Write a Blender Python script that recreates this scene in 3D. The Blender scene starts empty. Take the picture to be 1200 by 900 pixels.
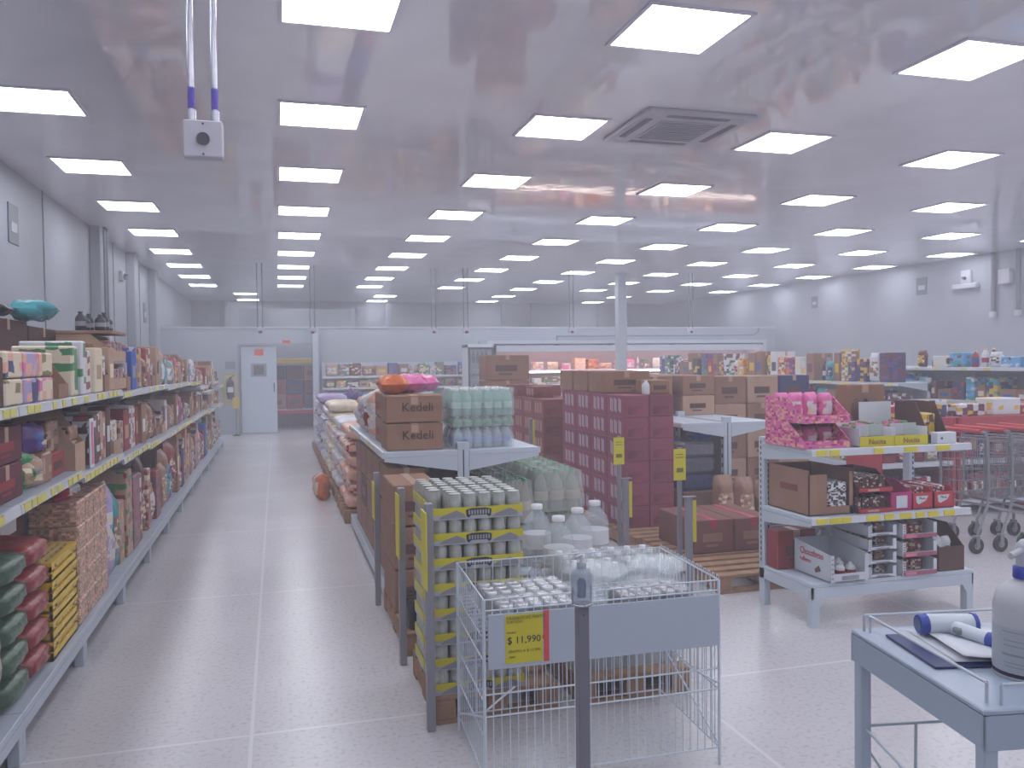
import bpy, bmesh, math, random
from mathutils import Vector, Matrix
PI = math.pi
R = random.Random(7)
SC = bpy.context.scene
COL = SC.collection
# ------------------------------------------------------------ camera, world, exposure
def setup_camera():
    yaw, pitch, roll, hc, f = .2738, -.0269, -.0111, 1.58, 981.3
    cy, sy = math.cos(yaw), math.sin(yaw); cp, sp = math.cos(pitch), math.sin(pitch)
    F = Vector((sy*cp, cy*cp, sp)); Rt = Vector((cy, -sy, 0)); U = Rt.cross(F)
    cr, sr = math.cos(roll), math.sin(roll)
    R2 = cr*Rt + sr*U; U2 = -sr*Rt + cr*U
    cam = bpy.data.cameras.new('camera'); o = bpy.data.objects.new('camera', cam); COL.objects.link(o)
    m = Matrix((R2, U2, -F)).transposed().to_4x4(); m.translation = Vector((0, 0, hc))
    o.matrix_world = m
    cam.sensor_width = 36; cam.lens = f/1200*36; cam.clip_start = .05; cam.clip_end = 100
    SC.camera = o
setup_camera()
LAMP = 13.0           # strength of the ceiling panels
VEIL_HAZE = .018          # density of the haze added to imitate lens veil
SC.view_settings.view_transform = 'Standard'; SC.view_settings.look = 'None'
SC.view_settings.gamma = 1; SC.view_settings.use_curve_mapping = False
SC.view_settings.exposure = 0.0
w = bpy.data.worlds.new('world'); SC.world = w; w.use_nodes = True
w.node_tree.nodes['Background'].inputs[0].default_value = (.6, .6, .68, 1)
w.node_tree.nodes['Background'].inputs[1].default_value = .3
if VEIL_HAZE > 0:      # haze volume added for lens veil: lifts blacks, glows round lamps
    v = w.node_tree.nodes.new('ShaderNodeVolumeScatter'); v.inputs['Density'].default_value = VEIL_HAZE; v.inputs['Color'].default_value = (.92, .91, 1, 1); v.inputs['Anisotropy'].default_value = .3
    w.node_tree.links.new(v.outputs[0], w.node_tree.nodes['World Output'].inputs['Volume'])
SC.cycles.use_denoising = True
SC.cycles.max_bounces = 8; SC.cycles.diffuse_bounces = 4; SC.cycles.glossy_bounces = 3
SC.cycles.transparent_max_bounces = 10; SC.cycles.volume_bounces = 1; SC.cycles.transmission_bounces = 5
SC.cycles.caustics_reflective = False; SC.cycles.caustics_refractive = False
SC.cycles.sample_clamp_indirect = 4

# ------------------------------------------------------------ colours and materials
def lin(h):
    h = h.lstrip('#'); c = [int(h[i:i+2], 16)/255 for i in (0, 2, 4)]
    return tuple(x/12.92 if x <= .04045 else ((x+.055)/1.055)**2.4 for x in c) + (1,)
PAL = {'brown': '#8f6a54', 'tan': '#b09078', 'dull red': '#8c3234', 'crimson': '#a81f40', 'orange': '#d06a34', 'yellow': '#d4ae22',
       'olive': '#77743a', 'green': '#3f8050', 'teal': '#3c98a2', 'blue': '#2f56a8', 'navy': '#2b3262', 'purple': '#5e3c84', 'pink': '#d868a2',
       'white': '#d2d2d6', 'grey': '#8c8c94', 'black': '#232127', 'cream': '#dccdb2', 'mauve': '#8a5868', 'sky blue': '#5fa6d8', 'dark brown': '#55382f',
       'maroon': '#5e2a34', 'rust brown': '#74483f', 'magenta': '#b03070', 'lilac': '#a898c0', 'peach': '#e0a890', 'dark green': '#3e5a44'}
_M = {}
def mat(key, col, rough=.55, metal=0, spec=.5, bump=0, bscale=40, mottle=0, mscale=6, coat=0, alpha=1, trans=0, ior=1.45):
    if key in _M: return _M[key]
    m = bpy.data.materials.new(key); m.use_nodes = True; nt = m.node_tree; b = nt.nodes['Principled BSDF']
    c = lin(col) if isinstance(col, str) else col
    b.inputs['Base Color'].default_value = c; b.inputs['Roughness'].default_value = rough; b.inputs['Metallic'].default_value = metal
    b.inputs['Specular IOR Level'].default_value = spec; b.inputs['Coat Weight'].default_value = coat; b.inputs['Alpha'].default_value = alpha
    b.inputs['Transmission Weight'].default_value = trans; b.inputs['IOR'].default_value = ior
    tc = nt.nodes.new('ShaderNodeTexCoord')
    if mottle:
        n = nt.nodes.new('ShaderNodeTexNoise'); n.inputs['Scale'].default_value = mscale; n.inputs['Detail'].default_value = 4
        nt.links.new(tc.outputs['Object'], n.inputs['Vector'])
        mr = nt.nodes.new('ShaderNodeMapRange'); mr.inputs[1].default_value = .3; mr.inputs[2].default_value = .7
        mr.inputs[3].default_value = 1-mottle; mr.inputs[4].default_value = 1+mottle*.6
        nt.links.new(n.outputs[0], mr.inputs[0])
        vm = nt.nodes.new('ShaderNodeVectorMath'); vm.operation = 'SCALE'; vm.inputs[0].default_value = c[:3]
        nt.links.new(mr.outputs[0], vm.inputs['Scale']); nt.links.new(vm.outputs[0], b.inputs['Base Color'])
    if bump:
        n = nt.nodes.new('ShaderNodeTexNoise'); n.inputs['Scale'].default_value = bscale; n.inputs['Detail'].default_value = 3
        nt.links.new(tc.outputs['Object'], n.inputs['Vector'])
        bp = nt.nodes.new('ShaderNodeBump'); bp.inputs['Strength'].default_value = bump; bp.inputs['Distance'].default_value = .02
        nt.links.new(n.outputs[0], bp.inputs['Height']); nt.links.new(bp.outputs[0], b.inputs['Normal'])
    _M[key] = m; return m
def emit(key, col, s):
    if key in _M: return _M[key]
    m = bpy.data.materials.new(key); m.use_nodes = True; nt = m.node_tree; nt.nodes.clear()
    e = nt.nodes.new('ShaderNodeEmission'); e.inputs[0].default_value = lin(col); e.inputs[1].default_value = s
    o = nt.nodes.new('ShaderNodeOutputMaterial'); nt.links.new(e.outputs[0], o.inputs[0]); _M[key] = m; return m
def printed(a, b, c=None, scale=9, rough=.4):
    """packaging with printed blocks: base colour a, motifs b and c; every copy gets its own offset"""
    key = 'printed_%s_%s_%s_%g' % (a, b, c, scale)
    if key in _M: return _M[key]
    m = bpy.data.materials.new(key); m.use_nodes = True; nt = m.node_tree; bs = nt.nodes['Principled BSDF']
    bs.inputs['Roughness'].default_value = rough
    tc = nt.nodes.new('ShaderNodeTexCoord'); oi = nt.nodes.new('ShaderNodeObjectInfo')
    ad = nt.nodes.new('ShaderNodeVectorMath'); ad.operation = 'ADD'
    nt.links.new(tc.outputs['Object'], ad.inputs[0]); nt.links.new(oi.outputs['Location'], ad.inputs[1])
    mu = nt.nodes.new('ShaderNodeVectorMath'); mu.operation = 'MULTIPLY'; mu.inputs[1].default_value = (scale*1.1, scale*1.1, scale*1.9); nt.links.new(ad.outputs[0], mu.inputs[0])
    nz = nt.nodes.new('ShaderNodeTexNoise'); nz.inputs['Scale'].default_value = scale*.8; nt.links.new(ad.outputs[0], nz.inputs['Vector'])
    a2 = nt.nodes.new('ShaderNodeVectorMath'); a2.operation = 'ADD'; nt.links.new(mu.outputs[0], a2.inputs[0]); nt.links.new(nz.outputs['Color'], a2.inputs[1])
    fl = nt.nodes.new('ShaderNodeVectorMath'); fl.operation = 'FLOOR'; nt.links.new(a2.outputs[0], fl.inputs[0])
    v = nt.nodes.new('ShaderNodeTexWhiteNoise'); nt.links.new(fl.outputs[0], v.inputs['Vector'])
    sp = nt.nodes.new('ShaderNodeSeparateColor'); nt.links.new(v.outputs['Color'], sp.inputs[0])
    cr = nt.nodes.new('ShaderNodeValToRGB'); cr.color_ramp.interpolation = 'CONSTANT'
    e = cr.color_ramp.elements; e[0].color = lin(PAL.get(a, a)); e[1].position = .55; e[1].color = lin(PAL.get(b, b))
    e2 = e.new(.8); e2.color = lin(PAL.get(c or a, c or a))
    nt.links.new(sp.outputs[0], cr.inputs[0]); nt.links.new(cr.outputs[0], bs.inputs['Base Color'])
    _M[key] = m; return m
def pmat(c, rough=.5):
    return mat('colour_%s_%g' % (c, rough), PAL.get(c, c), rough, mottle=.12, mscale=14)
steel = lambda: mat('white_enamel', '#b9c2cd', .38)
enamel = lambda: mat('shelf_enamel', '#aab3be', .42)
railm = lambda: mat('price_rail', '#c8cad2', .25)
card = lambda: mat('cardboard', '#93705c', .8, mottle=.1, mscale=5)
card2 = lambda: mat('cardboard_dark', '#7a5949', .8, mottle=.1, mscale=5)
tape = lambda: mat('packing_tape', '#a08468', .25)
wood = lambda: mat('pallet_wood', '#9a7658', .8, mottle=.3, mscale=9)
greym = lambda: mat('grey_post', '#8a8890', .45, .2)
yel = lambda: mat('yellow_card', '#cfc22a', .5)
wrap = lambda: mat('shrink_film', '#dfe8ea', .14, alpha=.28, bump=.6, bscale=25)
blackp = lambda: mat('black_plastic', '#1d1c20', .45)
chrome = lambda: mat('chrome', '#a8a8ae', .22, .9)
white = lambda: mat('white_board', '#cdd0d6', .6)
redm = lambda: mat('red_print', '#b8303c', .5)

# ------------------------------------------------------------ mesh tools
class MB:
    def __init__(s): s.v = []; s.f = []; s.m = []; s.sm = []
    def add(s, vs, fs, mi=0, smooth=False):
        n = len(s.v); s.v += [tuple(v) for v in vs]
        for f in fs: s.f.append(tuple(i+n for i in f)); s.m.append(mi); s.sm.append(smooth)
        return s
    def box(s, x0, x1, y0, y1, z0, z1, mi=0):
        vs = [(x, y, z) for z in (z0, z1) for y in (y0, y1) for x in (x0, x1)]
        return s.add(vs, [(0, 2, 3, 1), (4, 5, 7, 6), (0, 1, 5, 4), (2, 6, 7, 3), (0, 4, 6, 2), (1, 3, 7, 5)], mi)
    def bbox(s, x0, x1, y0, y1, z0, z1, b=.006, mi=0):
        """box with chamfered edges"""
        b = min(b, (x1-x0)/3, (y1-y0)/3, (z1-z0)/3)
        bm = bmesh.new(); bmesh.ops.create_cube(bm, size=1)
        for v in bm.verts: v.co = Vector(((x0+x1)/2+v.co.x*(x1-x0), (y0+y1)/2+v.co.y*(y1-y0), (z0+z1)/2+v.co.z*(z1-z0)))
        bmesh.ops.bevel(bm, geom=bm.edges[:], offset=b, segments=1, affect='EDGES')
        bm.verts.index_update(); s.add([v.co[:] for v in bm.verts], [[v.index for v in f.verts] for f in bm.faces], mi); bm.free(); return s
    def prism(s, pts, y0, y1, mi=0, ax='y'):
        """polygon in xz (ax y), yz (ax x) or xy (ax z) extruded between y0 and y1"""
        n = len(pts)
        def P(a, b, t): return (a, t, b) if ax == 'y' else ((t, a, b) if ax == 'x' else (a, b, t))
        vs = [P(a, b, y0) for a, b in pts] + [P(a, b, y1) for a, b in pts]
        return s.add(vs, [tuple(range(n))[::-1], tuple(range(n, 2*n))] + [(i, (i+1) % n, n+(i+1) % n, n+i) for i in range(n)], mi)
    def tube(s, p, q, r, n=6, mi=0, r2=None, cap=True):
        p, q = Vector(p), Vector(q); d = (q-p).normalized(); a = d.orthogonal().normalized(); b = d.cross(a); r2 = r if r2 is None else r2
        vs = [p+(a*math.cos(2*PI*i/n)+b*math.sin(2*PI*i/n))*r for i in range(n)] + [q+(a*math.cos(2*PI*i/n)+b*math.sin(2*PI*i/n))*r2 for i in range(n)]
        fs = [(i, (i+1) % n, n+(i+1) % n, n+i) for i in range(n)]
        s.add(vs, fs, mi, n > 4)
        if cap: s.add(vs, [tuple(range(n))[::-1], tuple(range(n, 2*n))], mi)
        return s
    def path(s, pts, r, n=6, mi=0, closed=False):
        for i in range(len(pts)-(0 if closed else 1)): s.tube(pts[i], pts[(i+1) % len(pts)], r, n, mi)
        return s
    def lathe(s, prof, n=14, mi=0, c=(0, 0, 0)):
        vs = []; 
        for r, z in prof: vs += [(c[0]+r*math.cos(2*PI*i/n), c[1]+r*math.sin(2*PI*i/n), c[2]+z) for i in range(n)]
        fs = [(k*n+i, k*n+(i+1) % n, (k+1)*n+(i+1) % n, (k+1)*n+i) for k in range(len(prof)-1) for i in range(n)]
        s.add(vs, fs, mi, True)
        if prof[0][0] > 1e-4: s.add([vs[i] for i in range(n)], [tuple(range(n))[::-1]], mi)
        if prof[-1][0] > 1e-4: s.add([vs[len(vs)-n+i] for i in range(n)], [tuple(range(n))], mi)
        return s
    def mesh(s, name, mats):
        me = bpy.data.meshes.new(name); me.from_pydata(s.v, [], s.f)
        for m in (mats if isinstance(mats, (list, tuple)) else [mats]): me.materials.append(m)
        me.polygons.foreach_set('material_index', s.m); me.polygons.foreach_set('use_smooth', s.sm); me.update(); return me
    def build(s, name, mats, parent=None, loc=(0, 0, 0), rz=0):
        return obj(name, s.mesh(name, mats), parent, loc, rz)
def obj(name, me, parent=None, loc=(0, 0, 0), rz=0):
    o = bpy.data.objects.new(name, me); COL.objects.link(o); o.location = loc
    if not isinstance(rz, (int, float)): o.rotation_euler = rz
    else: o.rotation_euler = (0, 0, rz)
    if parent: o.parent = parent
    return o
LABELS = {}
def tag(o, label, cat, group=None):
    o['label'] = label; o['category'] = cat
    if group: o['group'] = group
    LABELS.setdefault(label.lower(), []).append(o.name); return o
def thing(name, label, cat, loc=(0, 0, 0), rz=0, group=None):
    return tag(obj(name, None, None, loc, rz), label, cat, group)
def struct(o): o['kind'] = 'structure'; return o
def text(name, s, size, parent, loc, rot, m, ext=.0008, ax='CENTER', sx=1):
    c = bpy.data.curves.new(name, 'FONT'); c.body = s; c.size = size; c.extrude = ext; c.align_x = ax; c.align_y = 'CENTER'
    c.materials.append(m); c.resolution_u = 2
    tmp = bpy.data.objects.new(name, c); COL.objects.link(tmp); dg = bpy.context.evaluated_depsgraph_get()
    me = bpy.data.meshes.new_from_object(tmp.evaluated_get(dg)); bpy.data.objects.remove(tmp)
    o = bpy.data.objects.new(name, me); COL.objects.link(o); o.parent = parent; o.location = loc; o.rotation_euler = rot; o.scale = (sx, 1, 1); return o
ORD = ['first', 'second', 'third', 'fourth', 'fifth', 'sixth', 'seventh', 'eighth', 'ninth', 'tenth', 'eleventh', 'twelfth', 'thirteenth', 'fourteenth',
       'fifteenth', 'sixteenth', 'seventeenth', 'eighteenth', 'nineteenth', 'twentieth', 'twenty-first', 'twenty-second', 'twenty-third', 'twenty-fourth', 'twenty-fifth',
       'twenty-sixth', 'twenty-seventh', 'twenty-eighth', 'twenty-ninth', 'thirtieth', 'thirty-first', 'thirty-second', 'thirty-third', 'thirty-fourth', 'thirty-fifth',
       'thirty-sixth', 'thirty-seventh', 'thirty-eighth', 'thirty-ninth', 'fortieth']
ORD += ['forty-' + o for o in ORD[:9]] + ['fiftieth'] + ['fifty-' + o for o in ORD[:9]] + ['sixtieth'] + ['sixty-' + o for o in ORD[:9]]
_C = {}
def cache(key, fn):
    if key not in _C: _C[key] = fn()
    return _C[key]

# ------------------------------------------------------------ room
CEIL = 3.515; XL, XR = -2.45, 12.95; YF, YP, YB = -3.0, 19.86, 26.9
def floor_mat():
    m = bpy.data.materials.new('floor_tile'); m.use_nodes = True; nt = m.node_tree; b = nt.nodes['Principled BSDF']
    g = nt.nodes.new('ShaderNodeNewGeometry'); L = nt.links.new
    n1 = nt.nodes.new('ShaderNodeTexNoise'); n1.inputs['Scale'].default_value = 45; n1.inputs['Detail'].default_value = 5
    n2 = nt.nodes.new('ShaderNodeTexNoise'); n2.inputs['Scale'].default_value = .9; n2.inputs['Detail'].default_value = 5
    vo = nt.nodes.new('ShaderNodeTexVoronoi'); vo.inputs['Scale'].default_value = 38
    for n in (n1, n2, vo): L(g.outputs['Position'], n.inputs['Vector'])
    c1 = nt.nodes.new('ShaderNodeValToRGB'); e = c1.color_ramp.elements
    e[0].position = .32; e[0].color = lin('#afacaf'); e[1].position = .48; e[1].color = lin('#c2bfc3')
    L(n1.outputs[0], c1.inputs[0])
    c2 = nt.nodes.new('ShaderNodeMapRange'); c2.inputs[1].default_value = .3; c2.inputs[2].default_value = .7; c2.inputs[3].default_value = .93; c2.inputs[4].default_value = 1.03
    L(n2.outputs[0], c2.inputs[0])
    vm = nt.nodes.new('ShaderNodeVectorMath'); vm.operation = 'SCALE'; L(c1.outputs[0], vm.inputs[0]); L(c2.outputs[0], vm.inputs['Scale'])
    br = nt.nodes.new('ShaderNodeTexBrick'); br.offset = 0; br.inputs['Scale'].default_value = 1; br.inputs['Brick Width'].default_value = 1.98
    br.inputs['Row Height'].default_value = 2.3; br.inputs['Mortar Size'].default_value = .009; br.inputs['Mortar Smooth'].default_value = .3
    mp = nt.nodes.new('ShaderNodeMapping'); mp.inputs['Location'].default_value = (.13, .9, 0); L(g.outputs['Position'], mp.inputs[0]); L(mp.outputs[0], br.inputs['Vector'])
    mx = nt.nodes.new('ShaderNodeMix'); mx.data_type = 'RGBA'; L(br.outputs['Fac'], mx.inputs['Factor']); L(vm.outputs[0], mx.inputs['A']); mx.inputs['B'].default_value = lin('#cfccd0')
    L(mx.outputs['Result'], b.inputs['Base Color'])
    r = nt.nodes.new('ShaderNodeMapRange'); r.inputs[3].default_value = .19; r.inputs[4].default_value = .3; L(n2.outputs[0], r.inputs[0]); L(r.outputs[0], b.inputs['Roughness'])
    b.inputs['Specular IOR Level'].default_value = .5
    bp = nt.nodes.new('ShaderNodeBump'); bp.inputs['Strength'].default_value = .02; bp.inputs['Distance'].default_value = .005; L(n1.outputs[0], bp.inputs['Height']); L(bp.outputs[0], b.inputs['Normal'])
    return m
def ceil_mat():
    m = bpy.data.materials.new('ceiling_panel'); m.use_nodes = True; nt = m.node_tree; b = nt.nodes['Principled BSDF']; L = nt.links.new
    g = nt.nodes.new('ShaderNodeNewGeometry')
    n = nt.nodes.new('ShaderNodeTexNoise'); n.inputs['Scale'].default_value = 1.6; n.inputs['Detail'].default_value = 3; L(g.outputs['Position'], n.inputs['Vector'])
    c = nt.nodes.new('ShaderNodeValToRGB'); c.color_ramp.elements[0].color = lin('#e2e0e8'); c.color_ramp.elements[0].position = .3; c.color_ramp.elements[1].color = lin('#ecebf2'); c.color_ramp.elements[1].position = .7
    L(n.outputs[0], c.inputs[0]); L(c.outputs[0], b.inputs['Base Color'])
    b.inputs['Roughness'].default_value = .035; b.inputs['Specular IOR Level'].default_value = 1.0; b.inputs['IOR'].default_value = 1.7
    w = nt.nodes.new('ShaderNodeTexNoise'); w.inputs['Scale'].default_value = 5; w.inputs['Detail'].default_value = 3; L(g.outputs['Position'], w.inputs['Vector'])
    bp = nt.nodes.new('ShaderNodeBump'); bp.inputs['Strength'].default_value = .05; bp.inputs['Distance'].default_value = .02; L(w.outputs[0], bp.inputs['Height']); L(bp.outputs[0], b.inputs['Normal'])
    return m
wallm = mat('wall_paint', '#93969f', .55, mottle=.03, mscale=.8)
wallb = mat('back_wall_paint', '#868991', .55, mottle=.03, mscale=.8)
partm = mat('partition_paint', '#a1aab2', .4, mottle=.02, mscale=.8)
struct(MB().box(XL-.1, XR+.1, YF-.1, YB+.1, -.1, 0).build('floor', floor_mat()))
struct(MB().box(XL-.1, XR+.1, YF-.1, YB+.1, CEIL, CEIL+.1).build('ceiling', ceil_mat()))
struct(MB().box(XL-.1, XL, YF, YB, 0, CEIL).build('wall_left', wallm))
struct(MB().box(XR, XR+.1, YF, YB, 0, CEIL).build('wall_right', wallm))
struct(MB().box(XL, XR, YB, YB+.1, 0, CEIL).build('wall_back', wallb))
struct(MB().box(XL, XR, YF-.1, YF, 0, CEIL).build('wall_front', wallm))
for i, y in enumerate((12.7, 15.6, 18.2)):      # pilasters and joints of the aisle wall
    struct(MB().bbox(XL, XL+.14, y, y+.42, 0, CEIL, .01).build('trim_%d' % (i+1), wallm))
for i, y in enumerate((8.0, 10.3, 14.4, 17.0)):
    struct(MB().box(XL, XL+.012, y, y+.03, 0, CEIL).build('trim_%d' % (i+4), wallb))
for i, x in enumerate((-1.5, 1.3, 3.4, 7.2, 8.2, 10.6)):
    struct(MB().box(x, x+.16, YB-.12, YB, 0, CEIL).build('trim_%d' % (i+9), wallb))
PH = 2.4
DX0, DX1, DH = -.79, .80, 2.0
FX0, FX1, FZ0, FZ1 = 4.95, 12.0, .2, 1.98
p = MB()
p.box(XL, DX0, YP, YP+.12, 0, PH); p.box(DX0, DX1, YP, YP+.12, DH, PH); p.box(DX1, FX0, YP, YP+.12, 0, PH)
p.box(FX0, FX1, YP, YP+.12, FZ1, PH); p.box(FX1, XR, YP, YP+.12, 0, PH); p.box(FX0, FX1, YP, YP+.12, 0, FZ0)
struct(p.build('wall_partition', partm))
struct(MB().box(XL, XR, YP-.02, YP+.14, PH, PH+.03).build('trim_15', steel()))
struct(MB().box(.80, .93, YP-.25, YP-.002, 0, PH).build('trim_16', steel()))
struct(MB().box(4.72, FX1+.1, YP-.95, YP-.02, 1.99, 2.07).box(4.72, 4.84, YP-.95, YP-.02, 0, 1.99).box(FX1, FX1+.1, YP-.95, YP-.02, 0, 1.99).build('trim_17', steel()))
struct(MB().bbox(7.29, 7.49, 17.2, 17.4, 0, CEIL, .01).build('column', partm))
# door
d = obj('door_1', None, None, (0, YP, 0)); struct(d)
MB().box(DX0-.05, DX0, -.03, .13, 0, DH+.05).box(DX1, DX1+.0, -.03, .13, 0, DH+.05).box(DX0, DX1, -.03, .13, DH, DH+.05).build('door_frame', mat('door_frame', '#8c9098', .5), d)
lf = MB().bbox(DX0+.01, .0, .02, .07, .02, DH-.01, .004).build('door_leaf', mat('door_white', '#b9c4d0', .35), d)
MB().box(-.5, -.28, .008, .019, 1.34, 1.56).build('window_pane', mat('door_glass', '#555c62', .1), lf)
MB().box(-.56, -.22, .012, .018, 1.3, 1.6).build('window_frame', mat('door_frame', '#8c9098', .5), lf)
MB().box(-.48, -.28, .006, .018, 1.78, 1.92).build('red_sign', mat('sign_red', '#d84a3c', .5), lf)
MB().tube((-.06, -.01, .95), (-.06, -.01, 1.15), .012, 8).tube((-.06, -.01, .95), (-.06, .03, .95), .008, 6).tube((-.06, -.01, 1.15), (-.06, .03, 1.15), .008, 6).build('door_handle', chrome(), lf)
tag(MB().box(.14, .31, YP-.02, YP-.002, DH+.0-.11+.12, DH+.12).build('wall_sign', mat('sign_red', '#d84a3c', .5)), 'small red sign fixed on the frame above the open doorway', 'sign')

# ------------------------------------------------------------ ceiling lamps
lampm = emit('lamp_diffuser', '#f1f4ff', LAMP)
lfr = mat('lamp_frame', '#d8d6e0', .4)
mfr = MB(); a, b_ = .30, .325
mfr.box(-b_, b_, -b_, -a, -.014, 0).box(-b_, b_, a, b_, -.014, 0).box(-b_, -a, -a, a, -.014, 0).box(a, b_, -a, a, -.014, 0)
mfr = mfr.mesh('frame', lfr); mdf = MB().box(-a, a, -a, a, -.009, -.002).mesh('diffuser', lampm)
def lamp(x, y, label):
    t = thing('ceiling_lamp', label, 'ceiling light', (x, y, CEIL), 0, 'square lamps recessed in the glossy ceiling')
    obj('frame', mfr, t); obj('diffuser', mdf, t)
colx = [-1.977, .065, 1.996, 4.09, 6.095, 8.11, 10.12, 12.05]; coly = [.10, 0, -.12, -.12, .06, .12, .1, .05]
for c in range(8):
    for r in range(-3, 9):
        x = colx[c]+.3; y = 4.322+2.108*r+.3+coly[c]
        lamp(x, y, 'square white ceiling lamp, %s along the %s line counted from the pilastered wall' % (ORD[r+3], ORD[c]) if r >= 0 else
             'square white ceiling lamp behind the camera, %s in the %s line from the pilastered wall' % (ORD[-r-1], ORD[c]))
for i, (x, y) in enumerate([(-.77, 24.0), (-.78, 26.2), (3.05, 24.3), (3.05, 26.3), (6.5, 23.95), (6.5, 26.0), (10.1, 23.8), (10.1, 26.0)]):
    lamp(x, y, 'square white lamp over the back store, %s counted from the door side beyond the partition' % ORD[i])

# ------------------------------------------------------------ AC cassette, ceiling box, conduits, wall fittings
t = thing('air_conditioner', 'white four-way air conditioner cassette set flush into the glossy ceiling', 'air conditioner', (3.24, 6.38, CEIL))
acw = mat('ac_white', '#b4b2bc', .45); acd = mat('ac_slot', '#4c4a52', .6)
MB().bbox(-.47, .47, -.47, .47, -.035, 0, .012).build('cover_panel', acw, t)
g = MB().bbox(-.26, .26, -.26, .26, -.044, -.034, .004)
for i in range(12): g.box(-.24, .24, -.24+i*.042, -.225+i*.042, -.048, -.043, 1)
g.build('intake_grille', [acw, mat('ac_grille', '#85838d', .6)], t)
for k in range(4):
    MB().bbox(-.27, .27, -.405, -.345, -.038, -.032, .004).build('air_slot', mat('ac_slot_grey', '#6c6a74', .6), t, (0, 0, 0), k*PI/2)
t = thing('junction_box', 'white square junction box hanging on two pipes below the ceiling', 'junction box', (-.221, 3.0, 2.27))
MB().bbox(-.062, .062, -.03, .03, 0, .122, .004).build('box_body', mat('box_white', '#b8b4be', .45), t)
MB().tube((0, -.028, .06), (0, -.036, .06), .021, 16).build('round_socket', mat('socket_grey', '#4c4a52', .5), t)
for s in (-1, 1):
    pp = MB().tube((s*.037, 0, .122), (s*.037, 0, CEIL-2.27), .0105, 10).build('conduit_pipe', mat('pipe_steel', '#c8c6d0', .2, .55), t)
    MB().tube((s*.037, 0, .165), (s*.037, 0, .235), .0118, 10).build('purple_band', mat('band_purple', '#5e4ea8', .5), pp)
    MB().tube((s*.037, 0, .122), (s*.037, 0, .16), .014, 10).build('connector', mat('pipe_steel', '#c8c6d0', .2, .55), pp)
    MB().tube((0, -.031, .06+s*.05), (0, -.029, .06+s*.05), .004, 6).build('screw', acd, t)
mpipe = mat('conduit_grey', '#6f7078', .4, .2)
def hang(x, y, z, label, w=.09):
    t = thing('hanging_conduit', label, 'conduit', (x, y, z), 0, 'thin conduit pairs hanging to emergency lamps')
    for s in (-1, 1): MB().tube((s*w/2, 0, .06), (s*w/2, 0, CEIL-z), .012, 6).build('conduit_pipe', mpipe, t)
    MB().bbox(-.05-w/4, .05+w/4, -.04, .04, -.04, .06, .006).build('lamp_box', mat('box_white', '#b8b4be', .45), t)
    MB().lathe([(.0, -.05), (.03, -.045), (.035, 0)], 8, 0, (0, -.05, 0)).build('lamp_head', acd, t)
for x, lb in ((-.29, 'pair of thin conduits ending just above the white door'), (.70, 'pair of thin conduits above the partition post beside the doorway'),
              (3.12, 'pair of thin conduits hanging between the second and third lamp lines'), (3.8, 'single-box conduit pair over the shelf against the partition'),
              (6.12, 'pair of thin conduits hanging over the brown cartons'), (8.95, 'pair of thin conduits hanging over the chilled display')):
    hang(x, 17.0 if x > 0 else 16.8, 2.22, lb)
t = thing('wall_conduit', 'two grey conduit pipes with white box fixed on the plain side wall', 'conduit', (XR, 12.4, 2.35))
for k, (dy, z0) in enumerate(((-.3, 0), (.25, 0))):
    MB().tube((-.05, dy, z0), (-.05, dy, CEIL-2.35), .04, 8).build('conduit_pipe', mpipe, t)
    MB().bbox(-.1, -.01, dy-.05, dy+.05, z0-.05, z0+.06, .01).build('outlet_box', mat('box_white', '#b8b4be', .45), t)
MB().bbox(-.11, -.002, -.16, .1, .55, .82, .01).build('switch_box', mat('box_white', '#b8b4be', .45), t)
t = thing('wall_conduit', 'thin conduits running down the pilastered wall to a small outlet box', 'conduit', (XL+.14, 12.9, 2.0))
for dy in (-.08, .08): MB().tube((.03, dy, 0), (.03, dy, CEIL-2.0), .02, 6).build('conduit_pipe', mpipe, t)
MB().bbox(0, .08, -.12, .12, -.1, .08, .01).build('outlet_box', mat('box_white', '#b8b4be', .45), t)
def wsign(x, y, z, s, label):
    t = thing('wall_sign', label, 'sign', (x, y, z))
    MB().bbox(-.012 if x > 0 else 0, 0 if x > 0 else .012, -s, s, -s*1.2, s*1.2, .002).build('sign_plate', mat('sign_grey', '#62656c', .5), t)
    sx = -.016 if x > 0 else .016
    MB().box(min(sx, 0), max(sx, 0), -s*.6, s*.6, -s*.5, s*.1).build('sign_symbol', mat('sign_light', '#a8adb2', .5), t)
wsign(XL, 9.2, 2.97, .16, 'grey framed evacuation sign high on the pilastered wall')
wsign(XL+.002, 17.6, 2.6, .16, 'narrow dark sign high on the pilastered wall close to the partition')
wsign(XR, 18.1, 2.97, .12, 'small dark square sign on the side wall over the far shelf end')
wsign(XR, 14.5, 3.05, .15, 'dark square sign on the side wall between two ceiling lamps')
t = thing('emergency_lamp', 'pale emergency lamp box on the side wall near the conduit box', 'emergency lamp', (XR, 13.3, 2.95))
MB().bbox(-.1, 0, -.3, .3, -.06, .04, .015).bbox(-.06, 0, -.12, .12, .04, .3, .01).build('lamp_body', acw, t)
MB().tube((-.12, 0, .15), (-.06, 0, .15), .03, 8).build('lamp_head', acd, t)
t = thing('emergency_lamp', 'round lamp bracket on the pilastered wall beside the conduit', 'emergency lamp', (XL, 15.0, 3.05))
MB().bbox(0, .06, -.1, .1, -.08, .08, .01).build('lamp_body', acw, t); MB().tube((.06, 0, 0), (.12, 0, -.02), .05, 10).build('lamp_head', chrome(), t)
t = thing('wall_conduit', 'long horizontal conduit with elbows along the partition above the chilled display', 'conduit', (0, YP, 2.2))
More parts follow.
